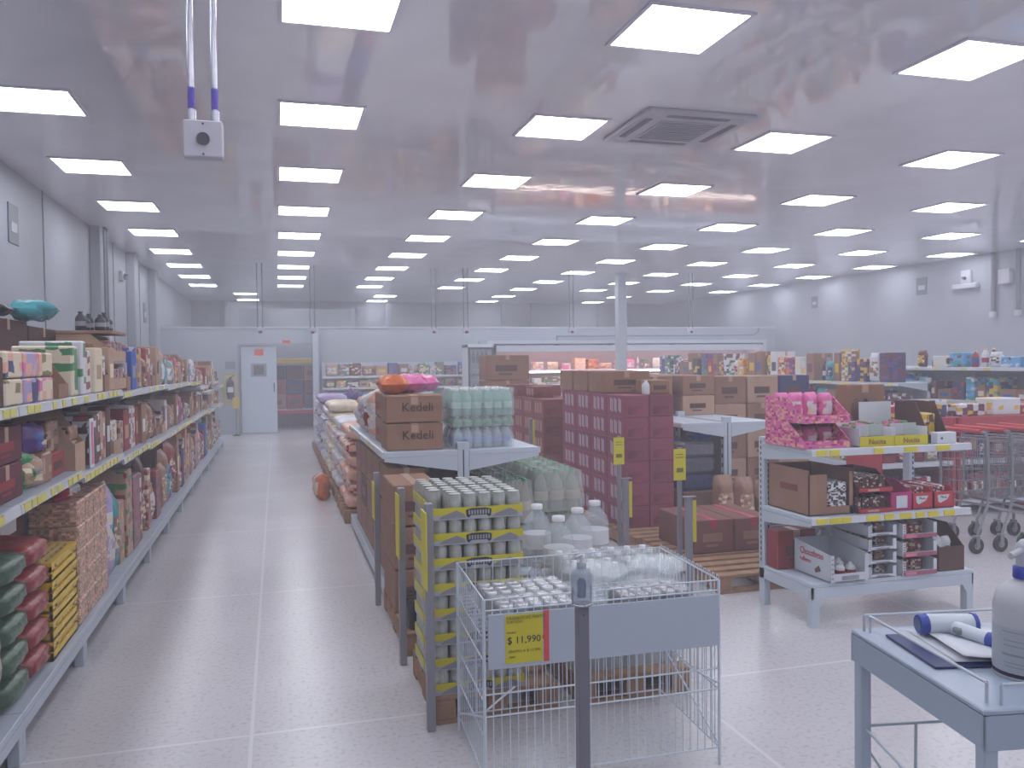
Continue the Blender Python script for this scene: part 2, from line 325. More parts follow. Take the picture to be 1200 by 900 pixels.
MB().path([(6.75, -.03, -.2), (6.75, -.03, .0), (12.3, -.03, .02), (12.45, -.03, .12), (12.45, -.03, .2)], .016, 6).build('conduit_pipe', mpipe, t)
for x in (6.75, 8.2, 9.9): MB().bbox(x-.05, x+.05, -.06, 0, -.24, -.16, .006).build('outlet_box', acd, t)

# ------------------------------------------------------------ fire extinguisher
t = thing('fire_extinguisher', 'dark fire extinguisher hanging on yellow backboard beside the white door', 'fire extinguisher', (-1.0, YP-.08, .8))
MB().lathe([(.0, 0), (.07, .01), (.075, .05), (.075, .36), (.05, .42), (.025, .44), (.025, .47)], 14).build('cylinder', mat('ext_dark', '#4c2a2c', .35), t)
MB().box(-.06, .06, -.082, -.07, .16, .28).build('label_plate', white(), t)
MB().bbox(-.025, .025, -.03, .03, .47, .5, .004).tube((0, 0, .5), (.09, -.02, .54), .009, 5).tube((.0, 0, .48), (-.09, -.01, .42), .01, 6).tube((-.09, -.01, .42), (-.08, -.02, .1), .01, 6).build('valve_hose', blackp(), t)
t = thing('extinguisher_backboard', 'yellow-edged backboard on the partition behind the extinguisher', 'backboard', (-1.0, YP, .7))
MB().box(-.17, .17, -.006, 0, 0, .68).build('board', mat('board_pale', '#b8b49a', .6), t)
MB().box(-.17, -.145, -.01, -.006, 0, .68).box(.145, .17, -.01, -.006, 0, .68).box(-.17, .17, -.01, -.006, .655, .68).box(-.17, .17, -.01, -.006, 0, .025).build('yellow_border', mat('board_yellow', '#c8b030', .6), t)
MB().box(-.11, .11, -.008, 0, .78, .95).build('notice', mat('notice_grey', '#80858f', .6), t)
t = thing('cleaning_pole', 'thin floor stand with yellow tab beside the fire extinguisher', 'stand', (-.88, YP-.35, 0))
MB().tube((0, 0, .02), (0, 0, .6), .012, 6).build('pole', greym(), t); MB().lathe([(.09, 0), (.09, .015), (.02, .04)], 10).build('base', blackp(), t)
MB().bbox(-.07, .07, -.01, .01, .6, .85, .004).build('tab', mat('board_yellow', '#c8b030', .6), t)

# ------------------------------------------------------------ goods: mesh makers (local front faces -Y, origin bottom centre)
def seams(m, w, d, h, mi):
    m.box(-w/2-.001, w/2+.001, -.004, .004, h-.002, h+.0012, mi)
def carton(loc, w, d, h, label, rz=0, colr='brown', group=None, txt=None, parts=True, tp='tan', pr='dark brown', name='carton', cat='carton'):
    k = (round(w, 2), round(d, 2), round(h, 2), colr); w, d, h = k[:3]
    body = cache(('ct',)+k, lambda: MB().bbox(-w/2, w/2, -d/2, d/2, 0, h, .006).mesh('carton_body', mat('card_'+colr, PAL[colr], .75, mottle=.12, mscale=4)))
    if not parts:
        me = cache(('c1', tp, pr)+k, lambda: MB().bbox(-w/2, w/2, -d/2, d/2, 0, h, .006).box(-w/2-.001, w/2+.001, -.02, .02, h-.07, h+.0015, 1)
                   .box(-w*.3, w*.3, -d/2-.0015, -d/2+.004, h*.3, h*.62, 2).mesh('carton', [mat('card_'+colr, PAL[colr], .75, mottle=.12, mscale=4), mat('tape_'+tp, PAL[tp], .3), mat('ink_'+pr, PAL[pr], .7)]))
        return tag(obj(name, me, None, loc, rz), label, cat, group)
    t = thing(name, label, cat, loc, rz, group)
    obj('carton_body', body, t)
    obj('tape', cache(('tp', tp)+k, lambda: MB().box(-.024, .024, -d/2-.001, d/2+.001, h-.06, h+.0015).mesh('tape', mat('tape_'+tp, PAL[tp], .3))), t)
    if txt is None:
        obj('printed_label', cache(('pl', pr)+k, lambda: MB().box(-w*.28, w*.22, -d/2-.0015, -d/2+.002, h*.35, h*.6).box(-w*.2, w*.1, -d/2-.0015, -d/2+.002, h*.2, h*.27).mesh('printed_label', mat('ink_'+pr, PAL[pr], .7))), t)
    return t
def opencarton(loc, w, d, h, label, rz=0, colr='brown', group=None, cut=.35, th=.006, name='display_box', inner=None, pm=None):
    """shelf-ready box: high back, sides cut down to a low front"""
    k = ('oc', round(w, 3), round(d, 3), round(h, 3), colr, cut)
    def mk():
        m = MB(); lo = h*cut
        m.box(-w/2, w/2, -d/2, d/2, 0, th); m.box(-w/2, w/2, d/2-th, d/2, th, h)
        m.box(-w/2, w/2, -d/2, -d/2+th, th, lo)
        for s in (-1, 1):
            x0, x1 = (-w/2, -w/2+th) if s < 0 else (w/2-th, w/2)
            m.prism([(-d/2+th, th), (d/2-th, th), (d/2-th, h), (-d*.1, h), (-d/2+th, lo)], x0, x1, ax='x')
        return m.mesh(name, pm or mat('card_'+colr, PAL[colr], .75, mottle=.12, mscale=4))
    return tag(obj(name, cache(k, mk), None, loc, rz), label, 'display box', group)
def bagmesh(w, d, h, m1, m2, seed=0, top=True):
    rr = random.Random(seed); nx, nz = 8, 10; bm = MB(); vs = []; fs = []
    for side in (-1, 1):
        for j in range(nz+1):
            for i in range(nx+1):
                u, v = i/nx*2-1, j/nz
                e = max(0, 1-abs(u)**3.0)**.6 * (min(1, (v+.02)*7)**.6) * (max(0, 1-v**9)**.6 if top else 1)
                x = u*w/2*(1-.08*(v*2-1)**2) + rr.uniform(-1, 1)*w*.022
                y = side*d/2*e + rr.uniform(-1, 1)*d*.12*e
                z = v*h + rr.uniform(-1, 1)*h*.008*(0 < j < nz)
                vs.append((x, y, z))
    n = (nx+1)*(nz+1)
    bm.v = vs
    for s in (0, 1):
        for j in range(nz):
            for i in range(nx):
                a = s*n+j*(nx+1)+i; q = (a, a+1, a+nx+2, a+nx+1)
                lab = 2 <= j <= 6 and 1 <= i <= 6 and s == 0
                bm.f.append(q if s == 0 else q[::-1]); bm.m.append(1 if lab else 0); bm.sm.append(True)
    for j in range(nz):
        for i in (0, nx):
            a = j*(nx+1)+i; q = (a, a+nx+1, n+a+nx+1, n+a); bm.f.append(q if i == 0 else q[::-1]); bm.m.append(0); bm.sm.append(True)
    for i in range(nx): bm.f.append((i+1, i, n+i, n+i+1)); bm.m.append(0); bm.sm.append(True)
    return bm.mesh('bag', [m1, m2])
def bag(loc, w, d, h, label, rz=0, c1='white', c2='red', group=None, lie=False, name='bag', cat='bag'):
    k = ('bag', round(w, 2), round(d, 2), round(h, 2), c1, c2, R.randint(0, 2))
    me = cache(k, lambda: bagmesh(k[1], k[2], k[3], mat('film_'+c1, PAL[c1], .3, bump=.3, bscale=18, mottle=.15, mscale=20), printed(c2, c1, 'cream', 22, .3), k[6]))
    if lie:
        o = obj(name, me, None, (loc[0], loc[1], loc[2]+k[2]/2), (PI/2, 0, rz))
    else: o = obj(name, me, None, loc, rz)
    return tag(o, label, cat, group)
def bottle(loc, r, h, label, c='white', cap='blue', group=None, name='bottle', cat='bottle', clear=False, lab='white', n=12, body=None):
    k = ('bt', round(r, 3), round(h, 3), c, cap, clear, lab)
    def mk():
        m = MB(); m.lathe([(r*.9, 0), (r, .01), (r, h*.62), (r*.86, h*.74), (r*.42, h*.88), (r*.36, h*.9), (r*.36, h*.93)], n, 0)
        m.lathe([(r*.42, h*.92), (r*.42, h), (0, h)], n, 1); m.lathe([(r*1.01, h*.25), (r*1.01, h*.5)], n, 2)
        return m.mesh('bottle', [body or (mat('clearb_'+c, '#c4ced6', .08, alpha=.33) if clear else pmat(c, .3)), pmat(cap, .4), pmat(lab, .5)])
    return tag(obj(name, cache(k, mk), None, loc, 0), label, cat, group)
def packet(loc, w, d, h, label, rz=0, c1='brown', c2='cream', c3=None, group=None, name='printed_box', cat='box', sc=14):
    k = ('pk', round(w, 2), round(d, 2), round(h, 2), c1, c2, c3, sc)
    me = cache(k, lambda: MB().bbox(-k[1]/2, k[1]/2, -k[2]/2, k[2]/2, 0, k[3], .008).mesh(name, printed(c1, c2, c3, sc)))
    return tag(obj(name, me, None, loc, rz), label, cat, group)

# generic row filler: items stand side by side along a line, front faces rz direction
KN = {'carton': 'carton', 'box': 'printed box', 'bag': 'bag', 'display': 'display box', 'bottle': 'bottle'}
def fill(p0, p1, z, depth, rz, hr, pal, phrase, group, kinds='cbgd', wr=(.14, .3), gap=.012, seed=0, stack=.3, maxn=99):
    if (Vector(p1)-Vector(p0)).length < .15: return
    rr = random.Random(seed); p0, p1 = Vector(p0), Vector(p1); L = (p1-p0).length; u = (p1-p0)/L
    back = Vector((-math.sin(rz), math.cos(rz)))   # local +Y
    s = .02; i = 0
    while s < L-.1 and i < maxn:
        kd = rr.choice(kinds); w = rr.uniform(*wr); w = min(w, L-s-.01)
        if kd == 't': w = min(w, .1)
        if w < .07: break
        w = round(w, 2) - .0; h = round(rr.uniform(*hr), 2); dp = round(min(depth, rr.uniform(.6, 1)*depth), 2)
        if kd == 'g': dp = round(min(dp, max(.1, w*.5)), 2)
        c = p0 + u*(s+w/2) + back*(dp/2+.01+rr.uniform(0, .02)); c1 = rr.choice(pal); c2 = rr.choice([x for x in pal+['white', 'cream'] if x != c1]); c3 = rr.choice(['white', 'yellow', 'dull red', 'navy', 'cream'])
        nm = {'c': 'carton', 'b': 'printed box', 'g': 'bag', 'd': 'display box', 't': 'bottle'}[kd]
        lb = '%s %s, %s on %s' % (c1, nm, ORD[i], phrase)
        loc = (c.x, c.y, z); w2 = w-gap
        BROWNS = ('brown', 'tan', 'dull red', 'cream', 'white', 'dark brown', 'maroon', 'navy', 'crimson', 'blue')
        if kd == 'c':
            cc1 = c1 if c1 in BROWNS else 'brown'
            carton(loc, w2, dp, h, '%s %s, %s on %s' % (cc1, nm, ORD[i], phrase), rz, cc1, group, parts=False, pr=c2)
        elif kd == 'b': packet(loc, w2, dp, h, lb, rz, c1, c2, c3, group)
        elif kd == 'g': bag(loc, w2, max(dp, .08), h, lb, rz, c1, c2, group)
        elif kd == 't': bottle((c.x, c.y, z), w2/2, h, lb, c1, c3, group, lab=c2)
        else:
            opencarton(loc, w2, dp, h, 'cut-open display box, %s on %s' % (ORD[i], phrase), rz, 'tan' if rr.random() < .5 else 'brown', group)
            hh = h*.72; n = max(1, int(w2/.11)); ww = (w2-.02)/n
            for q in range(n):
                cc = c + u*((q-(n-1)/2)*ww)
                packet((cc.x, cc.y, z+.007), round(ww-.008, 2), round(dp-.04, 2), hh, '%s packet%s in display box %s on %s' % (c1, '' if n == 1 else (' '+ORD[q]), ORD[i], phrase), rz, c1, c2, c3, group, 'packet', 'packet', 30)
        s += w + gap*rr.uniform(.5, 2); i += 1
    return i

# ------------------------------------------------------------ racking along the pilastered wall
YB_ = [2.5, 3.72, 4.86, 6.05, 7.25, 8.45, 9.65, 10.85, 12.05, 13.25, 14.45, 15.65, 16.9]
ZT = [1.42, 1.42, 1.42, 1.40, 1.40, 1.38, 1.38, 1.36, 1.28, 1.18, 1.3, 1.2]
ZM = [1.03, 1.03, 1.0, .96, .94, .93, .93, .92, .92, .88, .9, .86]
def rail(m, x0, x1, z, y, seed, dens=.5, yc=1):
    """sloping price rail along x at front y with small tags"""
    m.prism([(y, z), (y-.012, z-.004), (y-.016, z-.042), (y, z-.046)], x0, x1, 0, 'x')
    rr = random.Random(seed); s = x0+.03
    while s < x1-.1:
        wv = rr.uniform(.06, .1)
        if rr.random() < dens: m.box(s, s+wv, y-.0185, y-.012, z-.038, z-.006, yc)
        s += wv+rr.uniform(.0, .05)
def bay(y0, y1, zt, zm, label, i):
    W = y1-y0
    t = thing('shelf_unit', label, 'shelving', (-1.0, y0, 0), PI/2, 'racking bays along the pilastered wall')   # local x -> +Y, local -y -> +X
    D = .95
    MB().bbox(0, W, .0, D, .165, .198, .003).box(0, W, 0, .03, .12, .165).build('base_deck', enamel(), t)
    for x in (.0, W-.045): MB().bbox(x, x+.045, .004, .05, 0, .12, .003).bbox(x, x+.045, .05, .45, .04, .12, .003).build('leg', enamel(), t)
    MB().box(0, W, D, D+.02, .1, zt+.06).build('back_panel', enamel(), t)
    u = MB().box(0, .03, D-.03, D, 0, zt+.1)
    for k in range(12): u.box(.008, .022, D-.034, D-.03, .2+k*.1, .24+k*.1, 1)
    u.build('upright', [enamel(), blackp()], t)
    for k, z in enumerate((zm, zt)):
        sh = MB().bbox(0, W, .0, D, z-.03, z-.002, .003).build('shelf', enamel(), t)
        m = MB(); rail(m, .005, W-.005, z+.005, 0, i*7+k, .75 if k == 0 and i < 3 else .35); m.build('price_rail', [railm(), mat('tag_yellow', '#cfc66a', .5)], sh)
        MB().prism([(0, z-.03), (D, z-.03), (D, z-.12), (D-.1, z-.12)], 0, .006, 0, 'x').build('bracket', enamel(), t)
for i in range(12): bay(YB_[i], YB_[i+1], ZT[i], ZM[i], '%s white shelf bay of the racking along the pilastered wall' % ORD[i], i)
G1 = 'goods on the pilastered-wall racking'
palL = ['brown', 'tan', 'dull red', 'brown', 'mauve', 'tan', 'white', 'dark brown', 'brown', 'tan', 'mauve', 'grey', 'maroon']
XF = -1.02
for i in range(3, 12):
    y0, y1 = YB_[i]+.04, YB_[i+1]-.03; pl = palL + (['green', 'blue', 'teal'] if i % 2 else ['dull red', 'navy', 'magenta'])
    fill((XF-.02, y0), (XF-.02, y1), .2, .55, PI/2, (.35, ZM[i]-.28), pl, 'bottom shelf of %s wall bay' % ORD[i], G1, 'cbgbgc', (.16, .34), seed=i*3+1)
    fill((XF-.02, y0), (XF-.02, y1), ZM[i], .5, PI/2, (.18, ZT[i]-ZM[i]-.08), pl, 'middle shelf of %s wall bay' % ORD[i], G1, 'cbgddc', (.12, .28), seed=i*3+2)
    fill((XF-.02, y0 if i > 3 else 6.64), (XF-.02, y1), ZT[i], .5, PI/2, (.2, .36), pl, 'top shelf of %s wall bay' % ORD[i], G1, 'cbgddcc', (.14, .3), seed=i*3+3)
    fill((XF-.56, y0+.03 if i > 3 else 7.04), (XF-.56, y1-.03), ZT[i], .3, PI/2, (.3, .46), palL, 'back of top shelf, %s wall bay' % ORD[i], G1, 'cb', (.25, .4), seed=i*5+3)
def softpack(loc, w, d, h, label, rz, c, cp, group, name='pack'):
    def mk():
        bm = bmesh.new(); bmesh.ops.create_cube(bm, size=2); bmesh.ops.subdivide_edges(bm, edges=bm.edges[:], cuts=6, use_grid_fill=True); rr = random.Random(int(w*100))
        for v in bm.verts:
            x, y, z = v.co; f = (1-.16*abs(z)**4)
            v.co = Vector((x*w/2*(1-.05*y*y-.1*abs(z)**3)*1.0, y*d/2*f*(1-.04*x*x), (z*.5*(1-.22*abs(y)**4-.1*abs(x)**4)+.5)*h)) + Vector((rr.uniform(-1, 1), rr.uniform(-1, 1), rr.uniform(-.4, .4)))*.006
        me = bpy.data.meshes.new(name); bm.to_mesh(me); bm.free(); me.materials.append(cp and printed(c, cp, 'cream', 16, .3) or mat('film_'+c, PAL[c], .3, bump=.3, bscale=18, mottle=.15, mscale=20))
        for p_ in me.polygons: p_.use_smooth = True
        return me
    return tag(obj(name, cache(('sp', w, d, h, c, cp, name), mk), None, (loc[0], loc[1], loc[2]+.003), rz), label, 'pack', group)
# bay one and two by hand: bottom
softpack((XF-.27, 3.0, .2), .44, .5, .5, 'mauve plastic-wrapped bundle, standing on the bottom shelf at the frame edge', PI/2, 'mauve', 'lilac', 'bundles on the lowest shelf', 'bundle')
softpack((XF-.27, 3.45, .2), .42, .5, .46, 'mauve plastic-wrapped bundle beside the dark green packs on the bottom shelf', PI/2, 'mauve', 'grey', 'bundles on the lowest shelf', 'bundle')
def crate(loc, w, d, h, label, rz, col, group):
    def mk():
        m = MB(); t = .012
        m.box(-w/2, w/2, -d/2, d/2, 0, .01)
        for (x0, x1, y0, y1) in ((-w/2, w/2, -d/2, -d/2+t), (-w/2, w/2, d/2-t, d/2), (-w/2, -w/2+t, -d/2, d/2), (w/2-t, w/2, -d/2, d/2)):
            m.box(x0, x1, y0, y1, .0, h*.42); m.box(x0, x1, y0, y1, h*.58, h*.8); m.box(x0-.004, x1+.004, y0-.004, y1+.004, h*.8, h)
        for k in (0, 1, 3, 5, 7, 8):
            x = -w/2+k*(w-t)/8; m.box(x-.02*(k == 7), x+t+.02*(k == 1), -d/2, -d/2+t, h*.5, h*.86); m.box(x, x+t, d/2-t, d/2, h*.5, h*.86)
            y = -d/2+k*(d-t)/8; m.box(-w/2, -w/2+t, y, y+t, h*.5, h*.86); m.box(w/2-t, w/2, y, y+t, h*.5, h*.86)
        return m.mesh('crate', pmat(col, .35))
    t = thing('crate', label, 'crate', loc, rz, group); obj('crate_body', cache(('cr', w, d, h, col), mk), t)
    lm = MB()
    for a in range(14): lm.box(-w/2+.005, w/2-.005, -d/2+.01+a*(d-.03)/14, -d/2+.03+a*(d-.03)/14, h-.012, h-.002)
    for a in range(6): lm.box(-w/2+.01+a*(w-.04)/5, -w/2+.03+a*(w-.04)/5, -d/2+.005, d/2-.005, h-.014, h-.004)
    obj('slatted_lid', cache(('crl', w, d, h), lambda: lm.mesh('lid', mat('lid_ochre', '#b89c5a', .5))), t)
for k in range(5): softpack((XF-.27, 3.83, .2+k*.122), .3, .52, .125, 'dark green pack, %s from the bottom of its stack on the lowest shelf' % ORD[k], PI/2, 'dark green', None, 'stacked green packs')
for k in range(5): softpack((XF-.27, 4.165, .2+k*.122), .31, .52, .125, 'red pack, %s from the bottom of its stack beside the yellow crates' % ORD[k], PI/2, 'dull red', None, 'stacked red packs')
for k in range(5): crate((XF-.29, 4.575, .2+k*.093), .5, .56, .092, 'yellow slatted crate, %s from the bottom of its stack on the lowest shelf' % ORD[k], PI/2, 'yellow', 'stacked yellow crates')
carton((XF-.5, 4.58, .667), .5, .5, .27, 'dark brown carton with small white label lying on the yellow crates', PI/2, 'dark brown', pr='white')
carton((XF-.46, 4.03, .818), .48, .5, .13, 'flat dark brown carton lying on the green and red packs', PI/2, 'dark brown', pr='brown')
for c in range(4):
    for r in range(5):
        packet((XF-.13, 4.98+c*.196, .2+r*.132), .19, .24, .13, 'tan speckled packet, row %s up, column %s in the block beside the crates' % (ORD[r], ORD[c]), PI/2, 'tan', 'brown', 'peach', 'block of tan packets', 'packet', 'packet', 45)
bag((XF-.12, 5.0, .862), .22, .16, .13, 'shiny red bag lying on the block of tan packets', PI/2, 'crimson', 'white', None)
fill((XF, 5.76), (XF, 6.03), .2, .5, PI/2, (.5, .66), ['lilac', 'grey'], 'bottom shelf past the tan packet block', G1, 'g', (.2, .3), seed=5)
# middle shelf, first bays
fill((XF, 2.6), (XF, 3.58), 1.03, .4, PI/2, (.24, .3), ['blue', 'white', 'sky blue'], 'middle shelf of the first wall bay', G1, 'gg', (.24, .34), seed=9)
for k in range(2): carton((XF-.24, 3.82, 1.03+k*.155), .42, .4, .15, 'dark red carton, %s of two stacked on the middle shelf' % ('lower' if k == 0 else 'upper'), PI/2, 'maroon', 'dark red cartons', pr='dull red')
bag((XF-.1, 4.12, 1.03), .14, .14, .18, 'green and brown pouch beside the dark red cartons', PI/2, 'green', 'tan', G1)
bag((XF-.1, 4.27, 1.03), .15, .14, .15, 'grey-brown pouch standing under a purple bag on the middle shelf', PI/2, 'tan', 'grey', G1)
packet((XF-.3, 4.2, 1.03), .36, .2, .24, 'orange and green box standing behind the two pouches', PI/2, 'orange', 'green', 'cream', G1)
packet((XF-.14, 4.44, 1.03), .16, .2, .14, 'brown printed box carrying the purple bag', PI/2, 'brown', 'tan', 'cream', G1)
bag((XF-.12, 4.44, 1.172), .18, .12, .14, 'purple bag lying high in the middle shelf next to the price rail', PI/2, 'purple', 'blue', G1)
carton((XF-.2, 4.68, 1.03), .26, .3, .12, 'dull red carton at the end of the second wall bay, middle shelf', PI/2, 'dull red', G1, parts=False)
packet((XF-.2, 4.68, 1.152), .22, .26, .16, 'dark brown printed box on top of the dull red carton', PI/2, 'dark brown', 'brown', 'tan', G1)
opencarton((XF-.17, 5.03, 1.0), .24, .3, .33, 'tall cut-open carton at the start of third wall bay', PI/2, 'tan', G1, .5)
for k in range(3): packet((XF-.17, 5.03, 1.007+k*.085), .2, .24, .08, 'brown packet, %s layer inside the tall cut-open carton' % ORD[k], PI/2, 'brown', 'dark brown', 'tan', G1, 'packet', 'packet', 30)
MB_ = MB().bbox(-.05, .05, -.004, .004, 0, .28, .002)
t = thing('price_sign', 'pink and white upright sign card in the third wall bay', 'sign', (XF-.01, 5.27, 1.0), PI/2)
MB_.build('card', white(), t); MB().box(-.022, .022, -.006, -.003, .02, .26).build('pink_print', pmat('pink'), t)
fill((XF, 5.36), (XF, 6.02), 1.0, .4, PI/2, (.24, .34), ['brown', 'tan', 'dark brown', 'cream'], 'middle shelf of the third wall bay', G1, 'dcdb', (.15, .22), seed=12)
# top shelf, first bays
carton((XF-.2, 3.5, 1.42), .46, .36, .2, 'reddish brown carton with pink print at the start of the top shelf', PI/2, 'dark brown', G1, pr='dull red')
packet((XF-.17, 3.5, 1.622), .3, .2, .05, 'lime green flat box lying on the reddish brown carton', PI/2, 'olive', 'yellow', None, G1)
for k in range(2):
    for q in range(3):
        packet((XF-.16, 3.87+q*.25, 1.42+k*.115), .24, .28, .11, 'colourful %s biscuit box, %s in the %s row on the top shelf' % (('lilac', 'cream', 'pink')[q], ORD[q], ('lower', 'upper')[k]), PI/2, ('cream', 'lilac', 'cream')[q], ('olive', 'navy', 'pink')[(q+k) % 3], 'peach', 'colourful biscuit boxes', sc=12)
t = carton((XF-.6, 5.28, 1.42), .74, .36, .43, 'large dark carton behind the colourful boxes, under the teal bags', PI/2, 'dark brown', None, pr='dull red')
t = carton((XF-.6, 6.03, 1.42), .72, .36, .41, 'large dark carton with folded edge beside the teal bags', PI/2, 'dark brown', None, pr='brown')
for k in range(4): bag((XF-.4-.03*k, 5.16+k*.17, 1.865), .15, .09, .24, 'glossy teal bag, %s of those lying on the large dark carton' % ORD[k], PI/2+.3*k, 'teal', 'sky blue', 'teal bags on the dark carton', lie=True) if k else bag((XF-.6, 5.05, 1.855), .16, .07, .26, 'dark crumpled bag lying on the large dark carton', PI/2, 'black', 'white', None, lie=True)
opencarton((XF-.18, 4.74, 1.42), .2, .3, .24, 'small cut-open carton at the joint of second and third bays', PI/2, 'brown', G1, .3)
bag((XF-.16, 4.74, 1.43), .12, .1, .12, 'small teal and white bag in the cut-open carton', PI/2, 'teal', 'white', G1)
fill((XF, 4.9), (XF, 5.42), 1.42, .4, PI/2, (.25, .3), ['white', 'green', 'cream'], 'top shelf at the start of third wall bay', G1, 'b', (.12, .16), seed=21)
carton((XF-.6, 6.72, 1.42), .6, .36, .3, 'dark brown carton in the row behind the open tan cartons', PI/2, 'dark brown', None, pr='brown')
fill((XF, 5.44), (XF, 6.08), 1.42, .36, PI/2, (.26, .34), ['white', 'tan', 'cream', 'brown'], 'top shelf before the open tan cartons', G1, 'dcb', (.14, .24), seed=23)
for k in range(2): opencarton((XF-.2, 6.35, 1.42+k*.19), .5, .34, .185, 'cut-open tan carton, %s of two under the black bottles' % ('lower' if k == 0 else 'upper'), PI/2, 'tan', G1, .4)
for k in range(4):
    for q in range(2): packet((XF-.2, 6.17+k*.12, 1.43+q*.19), .11, .3, .13, 'maroon packet %s in the %s cut-open tan carton' % (ORD[k], ('lower', 'upper')[q]), PI/2, 'mauve', 'maroon', 'tan', G1, 'packet', 'packet', 30)
MB_ = None
t = thing('carton', 'flat tan lid carton carrying the black bottles', 'carton', (XF-.2, 6.35, 1.796), PI/2); MB().bbox(-.26, .26, -.17, .17, 0, .02, .002).build('lid', card(), t)
for k in range(6): bottle((XF-.12-.12*(k//3), 6.2+.13*(k % 3), 1.817), .035, .11+.02*(k % 2), 'small black bottle, %s on the flat tan carton' % ORD[k], 'black', 'black', 'black bottles on the tan carton', lab='grey')

# ------------------------------------------------------------ pallets, posts
def pallet(x0, x1, y0, y1, label):
    t = thing('pallet', label, 'pallet', (x0, y0, 0)); W, D = x1-x0, y1-y0
    n = max(4, int(D/.13))
    for k in range(n):
        a = k*(D-.09)/(n-1); MB().bbox(0, W, a, a+.09, .105, .125, .003).build('board', wood(), t)
    for x in (0, W/2-.045, W-.09):
        MB().bbox(x, x+.09, 0, D, .02, .105, .004).build('stringer', wood(), t)
    for a in (0, D/2-.045, D-.09): MB().bbox(0, W, a, a+.09, 0, .02, .002).build('bottom_board', wood(), t)
def post(x, y, h, label, cards=((0, .3),), side=-1, r=.018):
    t = thing('price_post', label, 'price post', (x, y, 0))
    MB().bbox(-r, r, -r, r, 0, h, .003).build('tube', greym(), t)
    for a, b in cards:
        c = MB().bbox(side*(r+.004)-.003, side*(r+.004)+.003, -.07, .05, h-b, h-a-.01, .001).build('yellow_card', yel(), t)
PX0 = .63
pallet(.64, 1.2, 3.56, 4.2, 'wooden pallet under the stacked trays of silver cans')
pallet(1.3, 1.86, 3.56, 4.75, 'wooden pallet under the clear water bottles behind the wire bin')
pallet(.64, 1.2, 4.45, 5.4, 'wooden pallet under the brown cartons beside the shelf end')
post(.612, 3.52, .98, 'grey post with yellow card at the corner of the can stack', ((.02, .36),))
post(.612, 4.34, .93, 'grey post with yellow card between can stack and brown cartons', ((.02, .36),))
post(.612, 5.47, .87, 'grey post with yellow card at the foot of the white gondola', ((.05, .3),))
# can trays
canm = lambda: MB().lathe([(.024, 0), (.031, .008), (.031, .088), (.025, .1), (.027, .104)], 12, 0).lathe([(.022, .101), (0, .1)], 12, 1).mesh('can', [mat('can_silver', '#b8bab4', .3, .35, mottle=.25, mscale=30), chrome()])
def tray_mesh():
    m = MB(); w, d, h = .4, .268, .052
    m.box(-w/2, w/2, -d/2, d/2, 0, .004, 1)
    for (x0, x1, y0, y1) in ((-w/2, w/2, -d/2-.002, -d/2+.002), (-w/2, w/2, d/2-.002, d/2+.002), (-w/2-.002, -w/2+.002, -d/2, d/2), (w/2-.002, w/2+.002, -d/2, d/2)):
        m.box(x0, x1, y0, y1, .0, .02, 1); m.box(x0, x1, y0, y1, .02, h, 0)
    for s in (-1, 1):
        cx = s*.12
        m.prism([(cx-.06, .006), (cx+.06, .006), (cx+.055, .024), (cx+.02, .04), (cx-.01, .03), (cx-.04, .02)], -d/2-.0032, -d/2-.002, 2)
    m.prism([(-.055, .012), (-.045, .006), (-.035, .016), (.035, .016), (.045, .006), (.055, .012), (.058, .04), (.03, .047), (-.03, .047), (-.058, .04)], -d/2-.0038, -d/2-.002, 3)
    for k in range(8): m.box(-.046+k*.0125, -.039+k*.0125, -d/2-.0045, -d/2-.0038, .02, .038, 4)
    return m.mesh('tray', [mat('tray_yellow', '#c4b822', .4), mat('tray_white', '#a8a8ae', .4), mat('tray_grey', '#84838c', .5), mat('tray_black', '#33323a', .5), mat('tray_ink', '#9c9ca0', .5)])
def can_tray(loc, label, full, skip=()):
    t = thing('can_tray', label, 'tray of cans', loc, 0, 'stacked trays of silver cans'); obj('tray', cache('tray', tray_mesh), t)
    for i in range(6):
        for j in range(4):
            if (full or j == 0 or i == 0) and (i, j) not in skip:
                obj('can', cache('can', canm), t, (-.167+i*.0668, -.1+j*.0668, .005))
for k in range(8):
    can_tray((.843, 3.7, .127+k*.1095), 'yellow-banded tray of silver cans, %s from the pallet in the stack behind the wire bin' % ORD[k], k == 7, ((0, 0), (0, 1)) if k == 7 else ())
    can_tray((.843, 3.99, .127+k*.1095), 'yellow-banded tray of silver cans, %s from the pallet in the rear stack' % ORD[k], k == 7)
# cartons beside the gondola end
GC = 'brown cartons on the aisle pallet'
for k in range(3):
    carton((.775, 5.1, .127+k*.25), .27, .5, .245, 'brown carton, %s from the pallet beside the end of the white gondola' % ORD[k], 0, 'brown', GC)
t = thing('can_pack', 'dark pack of black cans with white label on the aisle pallet', 'pack of cans', (.86, 4.62, .127))
for i in range(6):
    for j in range(4): obj('can', cache('cank', lambda: MB().lathe([(.024, 0), (.031, .008), (.031, .14), (.025, .15), (.027, .155)], 10).mesh('can', mat('can_black', '#2a2a2e', .25, .4))), t, (-.167+i*.067, -.1+j*.067, 0))
MB().box(-.203, -.2, -.08, .06, .03, .07).box(-.08, .08, -.137, -.134, .03, .08).build('label', white(), t)
